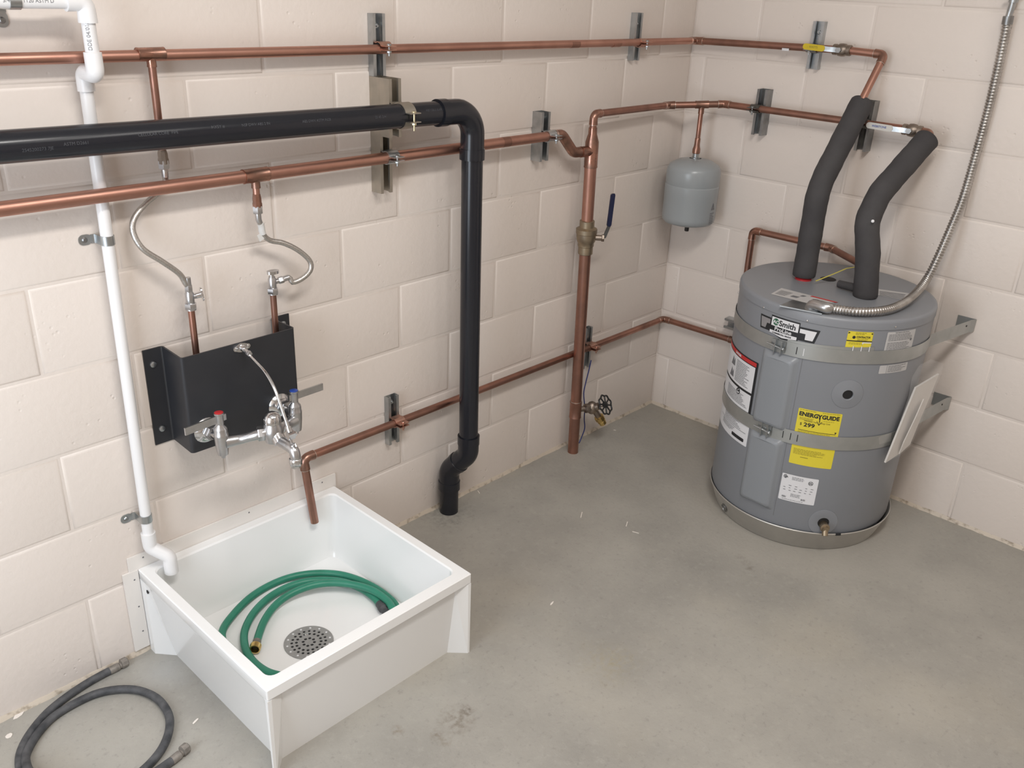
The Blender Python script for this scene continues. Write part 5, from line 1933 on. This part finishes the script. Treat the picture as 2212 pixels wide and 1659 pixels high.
# ================================================================== SEISMIC STRAPS
def seismic_strap(label, zc_, h_, zend, yend, rise):
    t = thing('heater_strap', (HC.x, HC.y, zc_ - h_ / 2), label, 'strap')
    rs = HR + 0.0024
    # from the wall on the far left, round the front, to the wall on the right
    path = []
    aL, aR = math.radians(72), math.radians(286)
    pL = V((-0.0035, -0.44, zc_ + 0.004))
    n_ = 60
    for k in range(n_ + 1):
        a_ = aL + (aR - aL) * k / n_
        zz_ = zc_ + rise * min(1.0, max(0.0, (math.degrees(a_) - 185) / 40))
        path.append(V((HC.x + math.cos(a_) * rs, HC.y + math.sin(a_) * rs, zz_)))
    path = [V((-0.004, -0.42, zc_ + 0.004)), V((-0.004, -0.47, zc_ + 0.004))] + path
    Q = V((-0.022, yend, zend))
    path += [path[-1].lerp(Q, 0.5), Q]
    mb = MB()
    up = V((0, 0, 1))
    vs, fs = [], []
    for i, p in enumerate(path):
        a = path[max(i - 1, 0)]
        b = path[min(i + 1, len(path) - 1)]
        d = (b - a)
        nrm = V((d.y, -d.x, 0)).normalized()
        if nrm.dot(p - HC) < 0 and i > 2:
            nrm = -nrm
        for dz, o_ in ((-h_ / 2, 0), (h_ / 2, 0), (h_ / 2, 0.0012), (-h_ / 2, 0.0012)):
            vs.append(p + up * dz + nrm * o_)
    for i in range(len(path) - 1):
        for j in range(4):
            fs.append((i * 4 + j, i * 4 + (j + 1) % 4, (i + 1) * 4 + (j + 1) % 4, (i + 1) * 4 + j))
    mb.add(vs, fs)
    build('band', mb, 'strap', t, smooth=30)
    # folded wall tab at the right-hand end
    h2 = h_ * 0.5
    tabp = ribbon([(p.x, p.y) for p in fillet([Q, V((-0.0022, yend - 0.010, 0)), V((-0.0022, yend + 0.048, 0))], 0.008, 5)], 0.0014)
    tb = build('wall_tab', MB().prism(tabp, V((0, 0, zend - h2)), V((1, 0, 0)), V((0, 1, 0)), V((0, 0, h_))), 'strap', t, smooth=40)
    dq = (path[-1] - path[-2]).normalized()
    nq = V((dq.y, -dq.x, 0))
    if nq.y > 0:
        nq = -nq
    build_under('tab_hole', MB().lathe([(0.0032, 0), (0.0032, 0.0006)], Q - dq * 0.022 + nq * 0.0014 + V((0, 0, 0.006)), nq, 12), 'dark', tb)
    return t, rs


def onr(deg, z, off):
    a_ = math.radians(deg)
    return V((HC.x + math.cos(a_) * (HR + off), HC.y + math.sin(a_) * (HR + off), z))


def buckle(t, deg, z, h_):
    a_ = math.radians(deg)
    rad = V((math.cos(a_), math.sin(a_), 0))
    tan = V((-math.sin(a_), math.cos(a_), 0))
    c = onr(deg, z, 0.010)
    up = V((0, 0, 1))
    bk = build('buckle', MB().obox(c - rad * 0.003, tan * 0.024, up * h_ * 0.40, rad * 0.0012).obox(c + tan * 0.018 + rad * 0.004, tan * 0.0012, up * h_ * 0.42, rad * 0.008).obox(c - tan * 0.004 + rad * 0.004, tan * 0.0012, up * h_ * 0.46, rad * 0.008), 'galv', t, smooth=None)
    mb = MB().tube([c - tan * 0.034 + rad * 0.006 + up * 0.002, c + tan * 0.026 + rad * 0.006 - up * 0.004], 0.0028, 10)
    mb.hexnut(c + tan * 0.022 + rad * 0.006 - up * 0.003, tan, 0.006, 0.006)
    mb.hexnut(c - tan * 0.006 + rad * 0.006, tan, 0.006, 0.006)
    build_under('tension_bolt', mb, 'galv', bk)


def slots(t, degs, z, h_, m):
    for k, dg in enumerate(degs):
        a_ = math.radians(dg)
        rad = V((math.cos(a_), math.sin(a_), 0))
        tan = V((-math.sin(a_), math.cos(a_), 0))
        build('slot', MB().obox(onr(dg, z, 0.0040), tan * 0.0012, V((0, 0, h_ * 0.26)), rad * 0.0003), m[k % len(m)], t, smooth=None)


ye1 = Rt(2096, 700, 0.022).y
st1, rs = seismic_strap('upper galvanised strap round the grey heater, below its maker badge', 0.6895, 0.043, Rt(2092, 704, 0.022).z, ye1, 0.010)
buckle(st1, 176.5, 0.690, 0.045)
slots(st1, (187.5, 191.5), 0.690, 0.045, ['dark', 'white_label'])
mb = MB()
poly_on(mb, [(S(181), 0.690), (S(229), 0.700), (S(229), 0.733), (S(181), 0.7175)], lambda x, z: onh(x, z, 0.0016), 0.012)
build('overlap_end', mb, 'strap', st1, smooth=40, fixn=False)
slots(st1, (217, 221.5, 226), 0.7265, 0.030, ['white_label'])
ye2 = Rt(2042, 870, 0.022).y
st2, rs = seismic_strap('lower galvanised strap round the grey heater, across the yellow label', 0.4040, 0.046, Rt(2039, 872, 0.022).z, ye2, 0.004)
buckle(st2, 177, 0.405, 0.046)
slots(st2, (188.5, 193.0, 197.0), 0.406, 0.046, ['dark'])

# ================================================================== DOCUMENT POUCH
t = thing('document_pouch', (-0.3, -1.17, 0.33), 'clear plastic pouch of folded papers hanging on the side of the grey heater', 'pouch')
yb = HC.y - HR - 0.006


def on_p(u, v, d):
    return L(u, v, d)


dpl = -yb
A_ = L(1979, 838, dpl + 0.010)
B_ = L(2029, 808, dpl + 0.030)
C_ = L(1995, 890, dpl + 0.028)
D_ = L(1965, 960, dpl + 0.020)
E_ = L(1941, 981, dpl + 0.012)
G_ = L(1913, 1000, dpl + 0.002)
mb = MB()
front = [A_, B_, C_, D_, E_, G_]
mb.add(front + [p + V((0.002, 0.006, 0)) for p in front], [(0, 1, 2), (0, 2, 3), (0, 3, 4), (0, 4, 5), (8, 7, 6), (9, 8, 6), (10, 9, 6), (11, 10, 6)] + [(i, (i + 1) % 6, 6 + (i + 1) % 6, 6 + i) for i in range(6)])
build('papers', mb, 'paper', t, smooth=None)
mb = MB()
f2 = [L(1996, 862, dpl + 0.030), L(1994, 892, dpl + 0.034), L(1966, 960, dpl + 0.030), L(1943, 981, dpl + 0.018), L(1952, 957, dpl + 0.022), L(1977, 905, dpl + 0.030)]
mb.add(f2 + [p + V((0.001, 0.003, 0)) for p in f2], [(0, 1, 5), (1, 2, 5), (5, 2, 4), (4, 2, 3), (7, 6, 11), (8, 7, 11), (8, 11, 10), (8, 10, 9)] + [(i, (i + 1) % 6, 6 + (i + 1) % 6, 6 + i) for i in range(6)])
build('folded_sheet', mb, 'paper', t, smooth=None)
pk = [L(1909, 1002, dpl), L(1930, 950, dpl), L(1962, 860, dpl), L(1970, 815, dpl), L(1985, 790, dpl), L(2010, 776, dpl + 0.01), L(2038, 785, dpl + 0.034), L(2034, 806, dpl + 0.038), L(1998, 893, dpl + 0.040), L(1968, 962, dpl + 0.034), L(1943, 984, dpl + 0.02)]
mb = MB()
n = len(pk)
cen = V((0, 0, 0))
for p in pk:
    cen += p / n
cen += V((0, -0.03, 0))
mb.add(pk + [cen], [(i, (i + 1) % n, n) for i in range(n)])
build('clear_pouch', mb, 'clear', t, smooth=60)
build('tape_tab', MB().add([L(u, v, dpl + 0.004) for u, v in ((1898, 945), (1926, 934), (1924, 953), (1899, 960))], [(0, 1, 2, 3)]), 'clear', t, smooth=None)

# ================================================================== FOAM SLEEVES
def sleeve_foam(label, pts, r, R_):
    t = thing('foam_sleeve', pts[0], label, 'insulation')
    pth = fillet(pts, R_, 14)
    pth = resample(pth, 0.012)
    n_ = len(pth)
    rr = []
    for i in range(n_):
        rr.append(r * (1 + 0.015 * math.sin(i * 0.7) + 0.01 * math.sin(i * 1.9)))
    d0 = (pth[0] - pth[1]).normalized()
    d1 = (pth[-1] - pth[-2]).normalized()
    full = [pth[0]] + pth + [pth[-1]]
    e = r * 0.10
    P = [pth[0] + d0 * e] + pth + [pth[-1] + d1 * e]
    build('foam', MB().tube(P, [r * 0.93] + rr + [r * 0.93], 28), 'foam', t, smooth=50)
    return t


i1 = E1.lerp(B1, 0.30)
s1 = sleeve_foam('dark foam sleeve over the red-ringed heater pipe, bare copper above it', [V((N1.x, N1.y, ZT + 0.014)), V((B1.x, B1.y, B1.z)), Rt(1862, 222, 0.105)], 0.0365, 0.17)
i2 = E2.lerp(B2, 0.10)
s2 = sleeve_foam('dark foam sleeve over the other heater pipe, ending below the white valve lever', [V((N2.x, N2.y, ZT + 0.002)), Rt(1875, 548, 0.322), Rt(1872, 478, 0.322), Rt(1900, 418, 0.28), Rt(2002, 302, 0.085)], 0.0368, 0.10)
q0 = F(1812, 613, ZT + 0.014)
build('foam_tail', MB().tube([q0, V((N2.x, N2.y, ZT + 0.02)).lerp(q0, 0.3)], [0.012, 0.014], 14), 'foam', s2)
build('paint_fleck', MB().lathe([(0.005, 0), (0.0035, 0.002), (0.001, 0.0025)], Rt(1890, 473, 0.322) + V((-0.0345, -0.008, 0)), V((-0.9, -0.3, 0.2)), 8), 'white_label', s2)

# ================================================================== FLEX CONDUIT
t = thing('flex_conduit', (-0.45, -1.05, ZT), 'ribbed flexible steel conduit from the heater lid up the right wall', 'conduit')
RC = 0.0125
zl = ZT + RC + 0.004
pts = [F(1782, 664, zl + 0.004), F(1815, 669, zl), F(1850, 673, zl), F(1890, 673, zl), F(1925, 667, zl), F(1955, 653, zl + 0.002), F(1980, 632, zl + 0.010), Rt(2004, 600, 0.155), Rt(2028, 552, 0.125), Rt(2055, 490, 0.085), Rt(2080, 428, 0.052), Rt(2105, 345, 0.030), Rt(2130, 255, 0.024), Rt(2152, 165, 0.024), Rt(2168, 90, 0.026), Rt(2178, 38, 0.030)]
sp_ = spline(pts, 10)
pth = resample(sp_, 0.0018)
rr = [RC * (1.0 + 0.11 * math.cos(2 * PI * i / 5.0)) for i in range(len(pth))]
build('conduit', MB().tube(pth, rr, 14), 'flexsteel', t, smooth=80)
c0 = pth[0]
c1_ = F(1757, 662, ZT + 0.012)
mb = MB().tube(spline([pth[8], c0, c1_ + V((0, 0, 0.006)), c1_ + V((0.004, 0.010, -0.010))], 5), 0.0165, 16)
cn = build('angle_connector', mb, 'chrome_rough', t)
build_under('saddle', MB().lathe([(0.024, 0.0), (0.024, 0.004), (0.018, 0.006)], V((c1_.x, c1_.y, ZT + 0.0005)), (0, 0, 1), 18), 'galv', cn)
e_ = pth[-1]
de_ = (pth[-1] - pth[-6]).normalized()
build('coupling', MB().tube([e_ - de_ * 0.018, e_ + de_ * 0.004], 0.0150, 16), 'galv_dark', t)
build('metal_tube', MB().tube([e_, V((-0.030, e_.y - 0.002, e_.z + 0.03)), V((-0.030, e_.y - 0.004, e_.z + 0.30))], 0.0092, 16), 'galv', t)
st = V((-0.030, e_.y - 0.003, e_.z + 0.052))
mb = MB().box((-0.042, st.y - 0.014, st.z - 0.012), (-0.002, st.y + 0.020, st.z + 0.012))
build('tube_connector', MB().tube([st - V((0, 0, 0.012)), st + V((0, 0, 0.016))], 0.0135, 12), 'galv', t)
build('set_screw', MB().lathe([(0.006, 0), (0.006, 0.012), (0.004, 0.014)], st + V((-0.006, 0.010, 0)), V((-0.5, 0.85, 0)), 10), 'galv_dark', t)

# ================================================================== BLUE WIRE BY THE RISER
pts = [L(1277, 778, 0.03), L(1272, 800, 0.03), L(1265, 828, 0.03), L(1261, 850, 0.034), L(1263, 880, 0.036), L(1262, 905, 0.034), L(1263, 925, 0.034), L(1256, 945, 0.03), F(1251, 957, 0.003)]
tag(build('blue_wire', MB().tube(spline(pts, 5), 0.0022, 8), 'blue_wire'), 'thin blue wire hanging behind the copper riser down to the floor', 'wire')

# ================================================================== CHIPS OF PAINT AND SCRAPS ON THE FLOOR
chips = [(42, 1543, 0.018, 0.008, 'pale paint chip by the wall next to the black hose, the larger one'), (20, 1590, 0.009, 0.007, 'small pale paint chip left of the black hose loop'),
         (422, 1559, 0.011, 0.003, 'thin white scrap beside the mop sink shadow'), (1192, 1304, 0.012, 0.003, 'white sliver on the open concrete right of the mop sink')]
for u, v, a_, b2, lab in chips:
    c = F(u, v, 0.0)
    an = random.uniform(0.1, 0.6)
    poly = [(a_ * math.cos(k) * random.uniform(0.75, 1.1), b2 * math.sin(k) * random.uniform(0.75, 1.1)) for k in [2 * PI * i / 8 for i in range(8)]]
    ex = V((math.cos(an), math.sin(an), 0))
    tag(build('paint_chip', MB().prism(poly, c + V((0, 0, 0.0004)), ex, V((-ex.y, ex.x, 0)), V((0, 0, 0.0012))), 'chip'), lab, 'debris')
for u, v, du, dv in ((1256, 1112, -3, 12), (1373, 1150, 14, 4), (1354, 1132, -3, 10), (1034, 1063, 4, 6), (1328, 929, 5, 1)):
    a_, b2 = F(u - du / 2, v - dv / 2, 0.001), F(u + du / 2, v + dv / 2, 0.001)
    d = (b2 - a_)
    wv = V((-d.y, d.x, 0)).normalized() * 0.0014
    tag(build('white_shaving', MB().obox((a_ + b2) / 2, d / 2, wv, V((0, 0, 0.0006))), 'chip'), 'tiny curled white shaving on the floor before the riser and heater', 'debris', 'white shavings on the floor')
